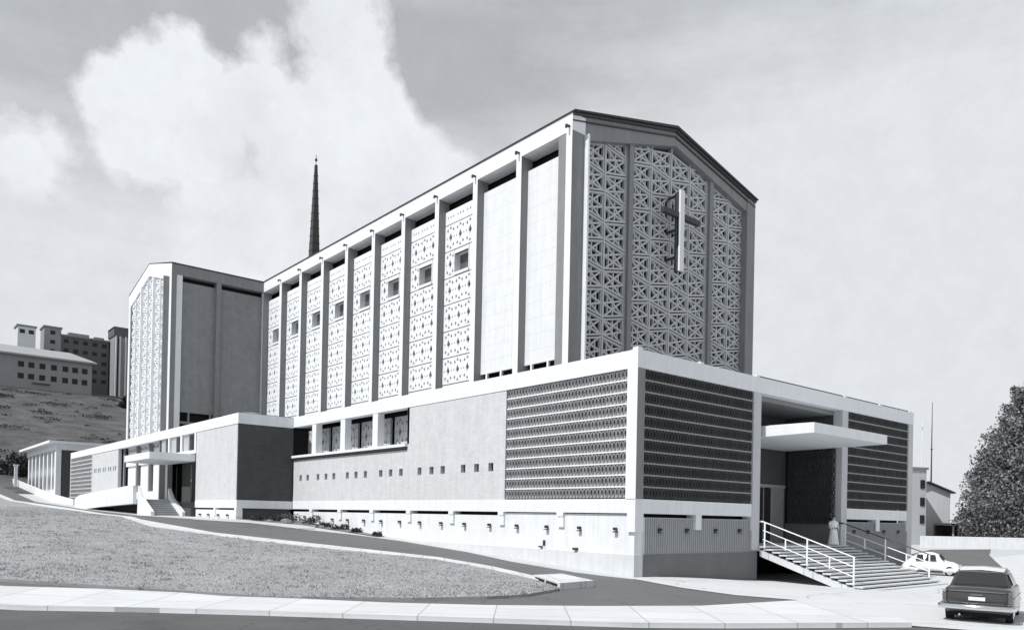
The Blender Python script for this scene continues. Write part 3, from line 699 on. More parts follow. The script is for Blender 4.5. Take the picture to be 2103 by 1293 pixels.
clipT = [((0, 50.75, 22.2), Vector((0, -(1.55)/5.54, 1)).normalized()), ((0, 62.62, 22.1), Vector((0, 1.65/6.33, 1)).normalized())]
for (a, b) in ((50.8, 54.5), (54.75, 58.45), (58.7, 62.6)):
    gable_grille(a, b, 2, 23.4, 8.7, 'x', tx+.2, -1, clipT, 'transept_grille', CH, white, .10, 1.1)
for y in (54.62, 58.57): P(MB().box(tx-.12, tx+.3, y-.13, y+.13, 8.4, 23.8), 'transept_mullion', white, clip=clipT)
P(MB().prism([(50.7, 8.4), (62.7, 8.4), (62.7, 22.3), (tym, 23.9), (50.7, 22.3)], tx+.22, tx+.27, 'x'), 'transept_backing', bandw)
# lower stage
P(MB().box(tx, tx+.5, 50.6, 63.2, 8.1, 8.55).box(tx-.1, tx+.5, 50.6, 63.2, 6.4, 7.0), 'transept_rail', white)
P(MB().box(tx+.35, tx+.4, 50.6, 63.2, 3.1, 8.4), 'lower_glazing', void)
for (a, b) in ((50.95, 53.7), (54.5, 57.8), (58.7, 62.3)):
    P(MB().box(tx+.05, tx+.2, a, b, 7.0, 7.75).box(tx+.05, tx+.2, a, b, 3.9, 6.4), 'white_infill_panel', white)
for y in (54.1, 58.2, 62.8): P(MB().box(tx-.25, tx+.1, y-.18, y+.18, 3.1, 8.4), 'lower_mullion', conc)
P(MB().box(tx-.3, tx+.5, 50.6, 63.2, 2.9, 3.9), 'transept_base', white)
# --- spire
spx, spy = 13.2, 56.8; s0_ = .52
spi = MB(); rings = []
for z, r in ((24.5, .62), (29.8, .42), (35, .26), (39.2, .12)): rings.append([(spx-r, spy-r, z), (spx+r, spy-r, z), (spx+r, spy+r, z), (spx-r, spy+r, z)])
spi.loft(rings)
for i in range(16):
    z = 26+i*.8; r = np.interp(z, [24.5, 29.8, 35, 39.2], [.62, .42, .26, .12])+.03
    spi.box(spx-r, spx+r, spy-r, spy+r, z, z+.08)
spo = P(spi, 'spire', metal)
fn = MB(); fn.tube([(spx, spy, 39.2), (spx, spy, 40.3)], .03, 6); fn.tube([(spx, spy, 39.55), (spx, spy, 39.68), (spx, spy, 39.82), (spx, spy, 39.95)], [.03, .14, .14, .03], 8)
P(fn, 'finial', metal, spo)

# ------------------------------------------------------------------ foliage
def leaf_cloud(mbb, centres, n, size, m=0, flat=.75):
    """n leaf-sized quads spread through a list of (x,y,z,r) lumps, denser near each lump's surface"""
    cs = np.array(centres, float); wts = cs[:, 3]**2; wts /= wts.sum()
    idx = rng.choice(len(cs), n, p=wts); c = cs[idx]
    d = rng.normal(size=(n, 3)); d /= np.linalg.norm(d, axis=1)[:, None]
    rad = c[:, 3]*(.35+.75*rng.random(n)**.8); p = c[:, :3]+d*rad[:, None]*np.array([1, 1, flat])
    a = rng.normal(size=(n, 3)); a /= np.linalg.norm(a, axis=1)[:, None]
    b = np.cross(a, rng.normal(size=(n, 3))); b /= np.linalg.norm(b, axis=1)[:, None]
    s_ = size*(.6+.8*rng.random(n))
    a = a*s_[:, None]*.5; b = b*s_[:, None]*.32
    q = np.stack([p-a, p+b, p+a, p-b], 1).reshape(-1, 3)
    k = len(mbb.v); mbb.v += [tuple(x) for x in q.tolist()]
    mbb.f += [(k+4*i, k+4*i+1, k+4*i+2, k+4*i+3) for i in range(n)]; mbb.m += [m]*n
def build_leaves(mbb, name, m, parent, origin=(0,0,0)):
    me = bpy.data.meshes.new(name); vs = (np.array(mbb.v)-np.array(origin))*S
    me.from_pydata(vs.tolist(), [], mbb.f); me.materials.append(m)
    o = bpy.data.objects.new(name, me); C.objects.link(o); o.parent = parent; return o
def tree(loc, h, w_, lumps, n, leaf, m, label, cat='tree', name='tree', group=None, low=.08, trunk_r=.03, shape='cone', leanx=0):
    t = empty(name, loc, label, cat, group)
    cs = []
    for k in range(lumps):
        f = (k+.5)/lumps; z = h*(low+(1-low)*f*.97)
        if shape == 'cone': env = w_/2*(1-f)**.55*(.7+.3*min(1, f*5)) + .02*w_
        else: env = w_/2*math.sqrt(max(.05, 1-(2*f-1)**2))
        a = k*2.39996+random.uniform(-.5, .5); rr_ = env*random.uniform(.25, .95)
        cs.append((math.cos(a)*rr_+leanx*f, math.sin(a)*rr_, z+random.uniform(-.03, .03)*h, max(.04*h, env*random.uniform(.32, .55))))
    if shape == 'cone' and lumps > 100:
        for k in range(46):
            f = random.uniform(.05, .95); a = random.uniform(0, 6.28); e = w_/2*(1-f)**.55
            for q_ in range(4): cs.append((math.cos(a)*e*(.75+.13*q_), math.sin(a)*e*(.75+.13*q_), h*f+q_*.35, max(.3, 1.3-.27*q_)))
        for q_ in range(6): cs.append((leanx+.3*q_-.5, .1, h*(.93+.03*q_), .9-.12*q_))
    lb = MB(); leaf_cloud(lb, cs, n, leaf); build_leaves(lb, 'crown', m, t)
    tk = MB(); tk.tube([(0, 0, -.3), (.01*h, 0, h*.3), (-.01*h, .01*h, h*.6), (leanx*.8, 0, h*.9)], [h*trunk_r, h*trunk_r*.75, h*trunk_r*.45, h*trunk_r*.12], 10)
    for c in cs[::max(1, lumps//14)]:
        tk.tube([(0, 0, max(.1*h, c[2]-.16*h)), (c[0]*.6, c[1]*.6, c[2]-.04*h), (c[0], c[1], c[2])], [h*trunk_r*.4, h*trunk_r*.22, h*trunk_r*.08], 6)
    tk.build('trunk', bark, t); return t
tree((97.5, 15.0, -.5), 22.5, 17.5, 150, 110000, .36, leafm, 'tall dense dark tree beyond the pale wall at the right edge', low=.02, leanx=.6)
tree((99.5, 24.2, -.5), 5.6, 3.6, 14, 2600, .4, leafm, 'small dark conifer beside the gabled house behind the tall tree', low=.02)
tree((-4.2, 126, 6.0), 5.0, 5.5, 16, 3500, .4, leafd, 'dark round tree at the far left beyond the colonnaded building', shape='round', low=.02)
for (x, y, z, h, w_, lb) in ((36.5, 226, 30, 5.5, 6, 'left bush of the dark clump high on the hillside'), (40.5, 229, 31, 6.5, 7, 'right bush of the dark clump high on the hillside')):
    tree((x, y, z), h, w_, 10, 1400, .8, leafd, lb, 'bush', 'bush', shape='round', low=.02)
def shrub(x, y, h, w_, m, label, grp, n=500):
    t = empty('shrub', (x, y, g(x, y)), label, 'shrub', grp); cs = [(random.uniform(-.35, .35)*w_, random.uniform(-.35, .35)*w_, h*random.uniform(.2, .6), w_*random.uniform(.2, .34)) for _ in range(7)]
    lb = MB(); leaf_cloud(lb, cs, n, .11); build_leaves(lb, 'foliage', m, t)
    st = MB()
    for c in cs: st.tube([(0, 0, -.05), (c[0]*.5, c[1]*.5, c[2]*.6), (c[0], c[1], c[2])], [.02, .014, .006], 5)
    st.build('stem', bark, t)
for (x, y, h, w_, m, lb) in (
    (-2.9, 30.4, .45, 1.1, leafd, 'low dark shrub nearest the corner of the dark brick end wall'),
    (-2.0, 29.6, .55, 1.2, leafd, 'spreading dark shrub in front of the dark brick end wall'),
    (-1.2, 28.8, .8, 1.2, leafp, 'tallest shrub in the bed, paler and speckled, before the dark end wall'),
    (-.7, 27.2, .7, 1.1, leafp, 'speckled shrub where the dark end wall meets the long pale wall'),
    (-.7, 25.0, .32, 1.0, leafd, 'flat dark shrub at the far end of the long bed by the pale base wall'),
    (-.65, 23.0, .30, 1.1, leafd, 'flat dark shrub in the long bed, below the third drain spout'),
    (-.6, 21.0, .26, .9, leafd, 'flat dark shrub near the near end of the long bed'),
    (-.55, 18.6, .30, .6, leafd, 'small lone dark shrub ending the long bed')):
    shrub(x, y, h, w_, m, lb, 'shrubs in the bed at the foot of the wall')
def rock(x, y, r, label):
    mb_ = MB(); rings = []
    for i in range(7):
        t = -math.pi/2+math.pi*i/6; rings.append([(r*(math.cos(t)+.02)*math.cos(a)*random.uniform(.8, 1.15), r*(math.cos(t)+.02)*math.sin(a)*random.uniform(.7, 1.1), r*.6*math.sin(t)) for a in [k*math.pi/5 for k in range(10)]])
    mb_.loft(rings); mb_.v = [(p[0]+x, p[1]+y, p[2]+g(x, y)+r*.2) for p in mb_.v]
    tag(mb_.build('rock', rockm, None, (x, y, g(x, y)), smooth=False), label, 'rock', 'rocks along the planting bed')
rock(-1.9, 28.0, .42, 'larger grey rock at the front of the shrubs by the dark end wall')
rock(-2.5, 29.2, .24, 'small grey rock at the left front of the planting bed')
rock(-1.1, 24.6, .22, 'small grey rock midway along the planting bed')
drape('planting_soil', [(-3.6,31.2),(-3.2,29.6),(-1.6,26.6),(-1.1,22),(-.9,18.2),(-.3,18.2),(-.05,24),(-.02,31.2)], rockm, .045)

# scrub scattered over the hillside
hp = []
for _ in range(150):
    x, y = random.uniform(-10, 46), random.uniform(128, 243); hp.append((x, y, g(x, y)+.3, random.choice((.8, 1.2, 2.0, 3.0))))
lb = MB(); leaf_cloud(lb, hp, 9000, .45, flat=.12); me = bpy.data.meshes.new('scrub'); me.from_pydata((np.array(lb.v)*S).tolist(), [], lb.f); me.materials.append(scrubm)
tag(bpy.data.objects.new('scrub', me), kind='stuff'); C.objects.link(bpy.data.objects['scrub'])

# grass on the lawn: short blades, denser towards the camera
def inside(poly, P_):
    x, y = P_[:, 0], P_[:, 1]; r = np.zeros(len(P_), bool); j = len(poly)-1
    for i in range(len(poly)):
        xi, yi = poly[i]; xj, yj = poly[j]
        c = ((yi > y) != (yj > y)) & (x < (xj-xi)*(y-yi)/((yj-yi) or 1e-9)+xi); r ^= c; j = i
    return r
LP = [(-22,60),(-11.0,60)]+lawn_top[1:]+[(-5.3,-1.4)]+lawn_bot[::-1]+[(-23,10)]
pts = np.stack([rng.uniform(-21, -4, 260000), -3.5+64*rng.random(260000)**1.7], 1)
pts = pts[inside(LP, pts)][:70000]
tf_ = np.stack([rng.uniform(-21, -4, 900), -3.5+50*rng.random(900)**1.7], 1); tf_ = tf_[inside(LP, tf_)]
tp = (tf_[rng.integers(0, len(tf_), 16000)]+rng.normal(size=(16000, 2))*.10)
pts = np.concatenate([pts, tp]); ntuft = len(tp)
gz = np.array([g(a, b) for a, b in pts])+.098
n = len(pts); an = rng.random(n)*2*math.pi; hh = .015+.035*rng.random(n)**3; hh[-ntuft:] *= 2.2; wd = .012+.014*rng.random(n)
ca, sa = np.cos(an), np.sin(an); lean = rng.normal(size=(n, 2))*.03
v0 = np.stack([pts[:, 0]-ca*wd, pts[:, 1]-sa*wd, gz], 1); v1 = np.stack([pts[:, 0]+ca*wd, pts[:, 1]+sa*wd, gz], 1); v2 = np.stack([pts[:, 0]+lean[:, 0], pts[:, 1]+lean[:, 1], gz+hh], 1)
me = bpy.data.meshes.new('grass'); me.from_pydata((np.stack([v0, v1, v2], 1).reshape(-1, 3)*S).tolist(), [], np.arange(3*n).reshape(-1, 3).tolist()); me.materials.append(grassm)
tag(bpy.data.objects.new('grass', me), kind='stuff'); C.objects.link(bpy.data.objects['grass'])

# ------------------------------------------------------------------ background buildings
def wins(parent, face, a_list, z_list, w_, h_, pos, m=glass, frame=None):
    """window parts on a wall; face 'y' (wall at y=pos) or 'x'"""
    for a in a_list:
        for z in z_list:
            b_ = MB()
            if face == 'y': b_.box(a-w_/2, a+w_/2, pos-.06, pos+.3, z-h_/2, z+h_/2)
            else: b_.box(pos-.06, pos+.3, a-w_/2, a+w_/2, z-h_/2, z+h_/2)
            wo = b_.build('window', m, parent)
            if frame:
                f = MB()
                if face == 'y': f.box(a-w_/2-.1, a+w_/2+.1, pos-.14, pos-.001, z-h_/2-.2, z-h_/2)
                else: f.box(pos-.14, pos-.001, a-w_/2-.1, a+w_/2+.1, z-h_/2-.2, z-h_/2)
                f.build('sill', frame, wo)
A = empty('residence_hall', (19, 246, 38), 'long brick block with a pale hipped roof and two rows of windows on the hilltop', 'building')
A_o = lambda mb_, nm, mt, par: mb_.build(nm, mt, par)
def at(mb_, o): mb_.v = [(x-o[0], y-o[1], z-o[2]) for x, y, z in mb_.v]; return mb_
o = (19, 246, 38)
at(MB().box(-6, 30.2, 246, 256, 35, 46.4), o).build('wall', brickfar, A)
r_m = MB(); r_m.loft([[(-7, 245, 46.4), (31.4, 245, 46.4), (31.4, 257.2, 46.4), (-7, 257.2, 46.4)], [(-7, 245, 46.9), (31.4, 245, 46.9), (31.4, 257.2, 46.9), (-7, 257.2, 46.9)], [(-1, 250.8, 49.9), (25, 250.8, 49.9), (25, 251.2, 49.9), (-1, 251.2, 49.9)]]); at(r_m, o).build('roof', rooff, A)
for a in (11.6, 14.2, 17, 20, 23, 25.6, 28.2):
    for z in (40.6, 44.0):
        w1 = MB().box(a-.75, a+.75, 245.94, 246.3, z-.8, z+.8); at(w1, o).build('window', farwin, A)
at(MB().box(14.5, 19, 245.4, 246, 38.6, 38.9), o).build('balcony', darkb, A)
def block(nm, label, x0, x1, y0, y1, z0, z1, mt, rows, cols, cat='building', vert=False, top=True, grp=None):
    o = ((x0+x1)/2, y0, z0); E = empty(nm, o, label, cat, grp)
    at(MB().box(x0, x1, y0, y1, z0, z1), o).build('wall', mt, E)
    if top: at(MB().box(x0-.3, x1+.3, y0-.3, y1+.3, z1, z1+.5), o).build('roof', conc, E)
    for c in range(cols):
        a = x0+(x1-x0)*(c+.5)/cols
        for r in range(rows):
            z = z1-1.5-r*3.0
            if z < z0+1: continue
            at(MB().box(a-.7, a+.7, y0-.06, y0+.3, z-.6, z+.6), o).build('window', farwin, E)
    return E, o
block('hilltop_block', 'small pale box on the roofline at the far left of the hilltop', 12.6, 17.4, 262, 268, 44, 58.2, lightfar, 1, 2)
block('stair_tower', 'grey brick stair tower rising left of the wide hilltop block', 20.6, 25.4, 268, 275, 38, 60.3, brickfar, 3, 1)
E2, o2 = block('hilltop_block', 'wide dark brick block with stepped parapet between the two hilltop towers', 25.45, 39.5, 268, 280, 38, 58.2, brickfar2, 5, 5)
at(MB().box(27.5, 33.5, 267.8, 279, 58.7, 59.6), o2).build('parapet', brickfar, E2); at(MB().box(35, 38, 267.8, 279, 58.7, 59.3), o2).build('parapet', brickfar, E2)
E3, o3 = block('tower_block', 'tallest hilltop tower with pale upright ribs, next to the transept', 39.9, 45, 262, 270, 36, 62.0, brickfar, 0, 0)
for x in (40.3, 41.5, 43.2): at(MB().box(x-.22, x+.22, 261.3, 262, 38, 59.5), o3).build('rib', lightfar, E3)
at(MB().box(40.6, 41.1, 261.9, 262.1, 38, 59.5), o3).build('stair_window', farwin, E3)
at(MB().box(39.6, 45.2, 261.6, 270, 59.6, 62.6), o3).build('crown_band', brickfar2, E3)

K = empty('colonnade_building', (-4, 94, 3.7), 'low flat building with a white overhanging roof and tall pale columns beyond the church', 'building'); o = (-4, 94, 3.7)
at(MB().box(-3.4, 7, 94.1, 117, 3.0, 10.2), o).build('wall', darkb, K)
at(MB().box(-5.0, 7.5, 93.4, 118.0, 10.55, 10.85), o).build('roof', bandw, K)
at(MB().box(-4.1, 7.2, 94, 117.2, 9.75, 10.55), o).build('fascia', white, K)
at(MB().box(-4.1, -3.5, 94, 117.2, 3.0, 4.6), o).build('base', white, K)
at(MB().box(-4.1, -3.5, 94.0, 95.0, 4.6, 9.75), o).build('corner_pier', white, K)
for k in range(7): at(MB().box(-4.0, -3.6, 97.2+k*3.1, 97.9+k*3.1, 4.6, 9.75), o).build('column', bandw, K)
for k in range(7): at(MB().box(-3.6, -3.5, 95.1+k*3.1, 97.1+k*3.1, 6.6, 7.6), o).build('spandrel', bandw, K)
gw = MB(); gw.prism([(74.0, 2.0), (118, 4.0), (118, 6.5), (100, 5.0), (88, 4.0), (74, 3.15)], -5.75, -5.5, 'x')
tag(gw.build('garden_wall', basew, None, (-5.6, 96, 3)), 'low pale boundary wall along the drive before the colonnaded building', 'wall')
pm = MB().box(-6.3, -5.9, 112, 112.5, 4.0, 8.2).box(-6.4, -5.8, 111.9, 112.6, 8.2, 8.4)
tag(pm.build('gate_pillar', basew, None, (-6.1, 112, 4)), 'slim pale gate pillar at the left end of the boundary wall', 'pillar')

# right-hand background
W1 = MB(); 
p0, p1 = Vector((78.6, 21.4)), Vector((103, 1.2)); dv = (p1-p0).normalized(); nv = Vector((-dv.y, dv.x))*.3
W1.prism([tuple(p0), tuple(p1), tuple(p1+nv), tuple(p0+nv)], -.9, .95, 'z')
tag(W1.build('retaining_wall', basew, None, (90, 12, -.5)), 'long low white wall beyond the painted ground shadow in front of the tall tree', 'wall')
G1 = empty('grey_building', (93.2, 26.8, -.5), 'tall grey building edge showing just behind the right end of the church', 'building', rz=R(-28)); o = (93.2, 26.8, -.5)
at(MB().box(84, 93.2, 26.8, 40, -1, 10.2), o).build('wall', framec, G1); at(MB().box(83.8, 93.4, 26.6, 40, 10.2, 10.5), o).build('roof', conc, G1)
for z in (2.5, 5.0, 7.5): at(MB().box(92.2, 92.9, 26.7, 27, z, z+1.2), o).build('window', farwin, G1)
H1 = empty('gabled_house', (101.2, 26.6, -.5), 'pale gabled house with a dark roof edge behind the carport', 'house', rz=R(-32)); o = (101.2, 26.6, -.5)
at(MB().prism([(94, -1), (101.2, -1), (101.2, 7.2), (97.4, 8.5), (94, 7.6)], 26.6, 36, 'y'), o).build('wall', white, H1)
rm = MB(); rm.prism([(93.4, 7.4), (97.4, 8.55), (101.7, 7.05), (101.7, 7.25), (97.4, 8.8), (93.4, 7.65)], 26.1, 36.3, 'y'); at(rm, o).build('roof', metal, H1)
K1 = empty('carport', (101, 25, -.5), 'dark open carport with posts below the gabled house', 'carport'); o = (101, 25, -.5)
at(MB().box(95, 106, 24.0, 26.4, 2.35, 2.65), o).build('roof', metal, K1)
at(MB().box(95, 106, 26.2, 26.45, -.5, 2.34), o).build('back_wall', void, K1)
for k in range(6): at(MB().box(96+k*1.9, 96.2+k*1.9, 24.1, 24.3, -.5, 2.35), o).build('post', bandf, K1)
ma = MB(); ma.tube([(103.6, 30.3, -.5), (103.6, 30.3, 9), (103.6, 30.3, 21.3)], [.16, .12, .04], 8); ma.box(103.3, 103.9, 30.2, 30.4, 14.0, 14.1)
tag(ma.build('mast', metal, None, (103.6, 30.3, -.5)), 'tall thin dark mast rising behind the gabled house', 'mast')
ma = MB(); ma.tube([(107.7, 33.4, -.5), (107.7, 33.4, 19.2)], [.12, .05], 8); ma.box(107.3, 108.1, 33.35, 33.45, 18.0, 18.1)
tag(ma.build('mast', wmetal, None, (107.7, 33.4, -.5)), 'fainter shorter mast close to the right edge of the church', 'mast')

# storm drain at the tip of the lawn
DR = empty('storm_drain', (-4.6, -.7, g(-4.6, -.7)), 'concrete kerb-inlet drain with a dark slot at the tip of the lawn', 'drain')
oz = g(-4.6, -.7)
dm = MB(); sp_ = [(-4.55,.75),(-3.1,.8),(-4.3,-2.0),(-6.1,-2.25)]; dm.prism([(a+4.6, b+.7) for a, b in sp_], -.1, .24, 'z'); dm.build('slab', kerbm, DR)
def lerp2(a, b, t): return (a[0]+(b[0]-a[0])*t, a[1]+(b[1]-a[1])*t)
for (t0, t1) in ((.08, .45), (.52, .92)):
    a, b = lerp2(sp_[0], sp_[3], t0), lerp2(sp_[0], sp_[3], t1); a = (a[0]+4.6, a[1]+.7); b = (b[0]+4.6, b[1]+.7)
    q = MB(); q.prism([(a[0]-.012, a[1]+.006), (b[0]-.012, b[1]+.006), (b[0]+.1, b[1]-.06), (a[0]+.1, a[1]-.06)], .02, .19, 'z'); q.build('inlet', void, DR)

# ------------------------------------------------------------------ cars (metres, divided by S)
def wheel(parent, x, y, r, side, wd=.17):
    tw_ = MB(); rings = []
    for (o_, rr_) in ((-wd/2, r*.62), (-wd/2, r*.93), (-wd*.3, r), (wd*.3, r), (wd/2, r*.93), (wd/2, r*.62)):
        rings.append([(x+o_, y+rr_*math.cos(a), r+rr_*math.sin(a)) for a in [k*2*math.pi/28 for k in range(28)]])
    tw_.loft(rings); wo = tw_.build('wheel', rubber, parent, smooth=False)
    rm_ = MB(); rings = []
    for (o_, rr_) in ((.5, r*.62), (.56, r*.5), (.5, r*.4), (.66, r*.3), (.7, .02)):
        rings.append([(x+side*wd*o_, y+rr_*math.cos(a), r+rr_*math.sin(a)) for a in [k*2*math.pi/20 for k in range(20)]])
    rm_.loft(rings, cap=False); rm_.build('rim', chrome, wo, smooth=True)
def sc_(mb_): mb_.v = [(x/S, y/S, z/S) for x, y, z in mb_.v]; return mb_
def station(y, w_, zb, zm, zt, crown=.04, tuck=.1):
    half = [(w_-tuck, zb), (w_-.02, zb+.12), (w_, zm), (w_-.03, zt-.06), (w_-.10, zt), (w_*.55, zt+crown*.8), (0, zt+crown)]
    return [(-x, y, z) for x, z in half]+[(x, y, z) for x, z in half[::-1][1:]]
CAR = empty('saloon_car', (-2.95, -13.10, g(-2.95, -13.10)), 'dark 1950s saloon car seen from behind at the bottom right, with a broad chrome bumper', 'car', rz=R(-76)); CAR.scale = (.89, .89, .97)
# local: y forward, rear at y=0
b_ = MB(); L_ = [station(0.0, .80, .42, .62, .88, .02), station(.06, .88, .34, .64, .95, .03), station(.5, .93, .26, .66, .99), station(1.2, .95, .24, .68, 1.0), station(2.4, .95, .24, .68, 1.0), station(3.4, .94, .24, .66, .99), station(4.2, .90, .26, .64, .95), station(4.55, .84, .36, .6, .86)]
b_.loft(L_); sc_(b_).build('body', paintd, CAR, smooth=True)
cbn = MB(); 
def cs(y, w0, z0, w1, z1): return [(-w0, y, z0), (-w1-.02, y, z1-.05), (-w1+.08, y, z1), (0, y, z1+.03), (w1-.08, y, z1), (w1+.02, y, z1-.05), (w0, y, z0)]
cbn.loft([cs(1.0, .84, .97, .84, 1.0), cs(1.42, .84, .99, .66, 1.40), cs(1.75, .84, 1.0, .66, 1.48), cs(2.5, .84, 1.0, .66, 1.49), cs(2.85, .84, 1.0, .66, 1.42), cs(3.3, .84, .98, .82, 1.01)]); sc_(cbn).build('cabin', paintd, CAR, smooth=False)
rfm = MB(); rfm.loft([[(-.60, 1.42, 1.42), (0, 1.42, 1.455), (.60, 1.42, 1.42)], [(-.62, 1.75, 1.49), (0, 1.75, 1.525), (.62, 1.75, 1.49)], [(-.62, 2.5, 1.50), (0, 2.5, 1.535), (.62, 2.5, 1.50)], [(-.6, 2.82, 1.44), (0, 2.84, 1.475), (.6, 2.82, 1.44)]], cap=False, closed=False); sc_(rfm).build('roof_panel', paintg, CAR, smooth=True)  # reflection on the dark car's roof painted in as a pale panel
gl = MB(); gl.loft([[(-.74, 1.06, 1.03), (.74, 1.06, 1.03), (.60, 1.39, 1.36), (-.60, 1.39, 1.36)], [(-.74, .99, 1.045), (.74, .99, 1.045), (.60, 1.335, 1.385), (-.60, 1.335, 1.385)]]); sc_(gl).build('rear_window', glass, CAR)
tr_ = MB(); tr_.tube([(-.74, 1.02, 1.035), (.74, 1.02, 1.035)], .011, 6); tr_.tube([(-.62, 1.385, 1.40), (.62, 1.385, 1.40)], .012, 6); sc_(tr_).build('window_trim', conc, CAR)
wsn = MB(); wsn.loft([[(-.72, 3.2, 1.05), (.72, 3.2, 1.05), (.62, 2.92, 1.37), (-.62, 2.92, 1.37)], [(-.72, 3.23, 1.06), (.72, 3.23, 1.06), (.62, 2.95, 1.38), (-.62, 2.95, 1.38)]]); sc_(wsn).build('windscreen', glass, CAR)
for sgn in (-1, 1):
    for (ya, yb) in ((1.5, 2.1), (2.18, 2.85)):
        sw = MB(); sw.loft([[(sgn*.835, ya, 1.04), (sgn*.835, yb+.1, 1.04), (sgn*.70, yb-.1, 1.36), (sgn*.70, ya+.05, 1.36)], [(sgn*.85, ya, 1.05), (sgn*.85, yb+.1, 1.05), (sgn*.715, yb-.1, 1.37), (sgn*.715, ya+.05, 1.37)]]); sc_(sw).build('side_window', glass, CAR)
    tl = MB(); tl.box(sgn*.86-.055, sgn*.86+.055, -.04, .10, .62, .90); o_ = sc_(tl).build('tail_lamp', lampr, CAR, bevel=.02)
    tc_ = MB(); tc_.box(sgn*.86-.07, sgn*.86+.07, -.02, .06, .57, .61).box(sgn*.86-.07, sgn*.86+.07, -.02, .06, .905, .93); sc_(tc_).build('lamp_bezel', chrome, o_)
    st_ = MB(); st_.tube([(sgn*.955, .3, .74), (sgn*.965, 2.4, .74), (sgn*.95, 4.0, .72)], .014, 6); sc_(st_).build('side_strip', chrome, CAR)
    hl = MB(); hl.tube([(sgn*.68, 4.48, .66), (sgn*.68, 4.60, .66)], .09, 14); sc_(hl).build('headlight', chrome, CAR)
bl = MB(); bl.box(-.74, .74, -.03, .02, .90, .925).box(-.72, .72, -.012, .03, .58, .595); sc_(bl).build('boot_strip', chrome, CAR)
bp_ = MB(); bp_.tube([(-.97, .45, .48), (-.97, .0, .48), (-.85, -.13, .48), (0, -.20, .48), (.85, -.13, .48), (.97, .0, .48), (.97, .45, .48)], .075, 10); sc_(bp_).build('rear_bumper', chrome, CAR, smooth=True)
fb_ = MB(); fb_.tube([(-.9, 4.55, .46), (0, 4.72, .46), (.9, 4.55, .46)], .07, 10); sc_(fb_).build('front_bumper', chrome, CAR, smooth=True)
np_ = MB(); np_.box(-.22, .22, -.035, -.015, .66, .76); sc_(np_).build('number_plate', platem, CAR)
np_ = MB(); np_.box(-.16, .16, -.05, -.012, .80, .84); sc_(np_).build('boot_badge', chrome, CAR)
ub = MB(); ub.box(-.75, .75, .25, 4.3, .20, .36); sc_(ub).build('underbody', void, CAR)
ex = MB(); ex.tube([(-.45, -.04, .25), (-.45, .6, .27)], .03, 8); sc_(ex).build('exhaust_pipe', chrome, CAR)
for sgn in (-1, 1):
    for y in (.85, 3.6): wheel(CAR, sgn*.80/S, y/S, .33/S, sgn)

BT = empty('rounded_car', (22.5, -.4, -.5), 'small white rounded car parked just beyond the right handrail of the steps', 'car', rz=R(-164)); BT.scale = (.92, .88, 1.0)
def bst(y, w_, zb, zt, p=1.0):
    pts_ = []
    for k in range(15):
        a = math.pi*k/14; c, s__ = math.cos(a), math.sin(a)
        pts_.append((-w_*(abs(c)**.75)*(1 if c > 0 else -1), y, zb+(zt-zb)*(s__**p)))
    return pts_
b_ = MB(); b_.loft([bst(.0, .25, .35, .45), bst(.08, .5, .3, .66), bst(.35, .62, .26, .92), bst(.8, .68, .25, 1.22), bst(1.2, .70, .25, 1.42), bst(1.6, .70, .25, 1.50), bst(2.1, .70, .25, 1.49), bst(2.45, .68, .25, 1.38), bst(2.75, .64, .25, 1.08), bst(2.95, .60, .25, .97), bst(3.4, .52, .26, .90), bst(3.8, .40, .3, .72), bst(3.98, .2, .35, .5)])
sc_(b_).build('body', paintw, BT, smooth=True)
for sgn in (-1, 1):
    for (y0, y1, nm) in ((.25, 1.2, 'rear_wing'), (2.75, 3.9, 'front_wing')):
        f_ = MB(); rings = []
        for i in range(9):
            t = i/8; y = y0+(y1-y0)*t; h_ = .12+.42*math.sin(math.pi*min(1, t*.95+.03))**.6
            rings.append([(sgn*(.48+.29*math.cos(a)), y, .26+h_*math.sin(a)*.98) for a in [math.pi*k/8 for k in range(9)]])
        f_.loft(rings); sc_(f_).build(nm, paintw, BT, smooth=True)
    rb = MB(); rb.box(sgn*.66, sgn*.78, 1.15, 2.8, .26, .33); sc_(rb).build('running_board', rubber, BT)
    for (ya, yb) in ((1.0, 1.55), (1.62, 2.35)):
        sw = MB(); sw.loft([[(sgn*.635, ya+.03, .98), (sgn*.635, yb, .98), (sgn*.50, yb-.08, 1.33), (sgn*.50, ya+.12, 1.33)], [(sgn*.69, ya, .97), (sgn*.69, yb, .97), (sgn*.55, yb-.08, 1.34), (sgn*.55, ya+.12, 1.34)]]); sc_(sw).build('side_window', glass, BT)
    hl = MB(); hl.tube([(sgn*.52, 3.72, .66), (sgn*.52, 3.86, .68)], .085, 14); sc_(hl).build('headlight', chrome, BT)
    for y in (.78, 3.2): wheel(BT, sgn*.64/S, y/S, .32/S, sgn, .14)
ws_ = MB(); ws_.loft([[(-.52, 2.78, 1.02), (.52, 2.78, 1.02), (.44, 2.50, 1.34), (-.44, 2.50, 1.34)], [(-.52, 2.83, 1.04), (.52, 2.83, 1.04), (.44, 2.55, 1.37), (-.44, 2.55, 1.37)]]); sc_(ws_).build('windscreen', glass, BT)
for (y, nm) in ((4.02, 'front_bumper'), (-.08, 'rear_bumper')):
    bb = MB(); yy = y-.12 if y > 1 else y+.12; bb.tube([(-.7, yy, .38), (-.35, y, .38), (.35, y, .38), (.7, yy, .38)], .04, 8); sc_(bb).build(nm, chrome, BT, smooth=True)

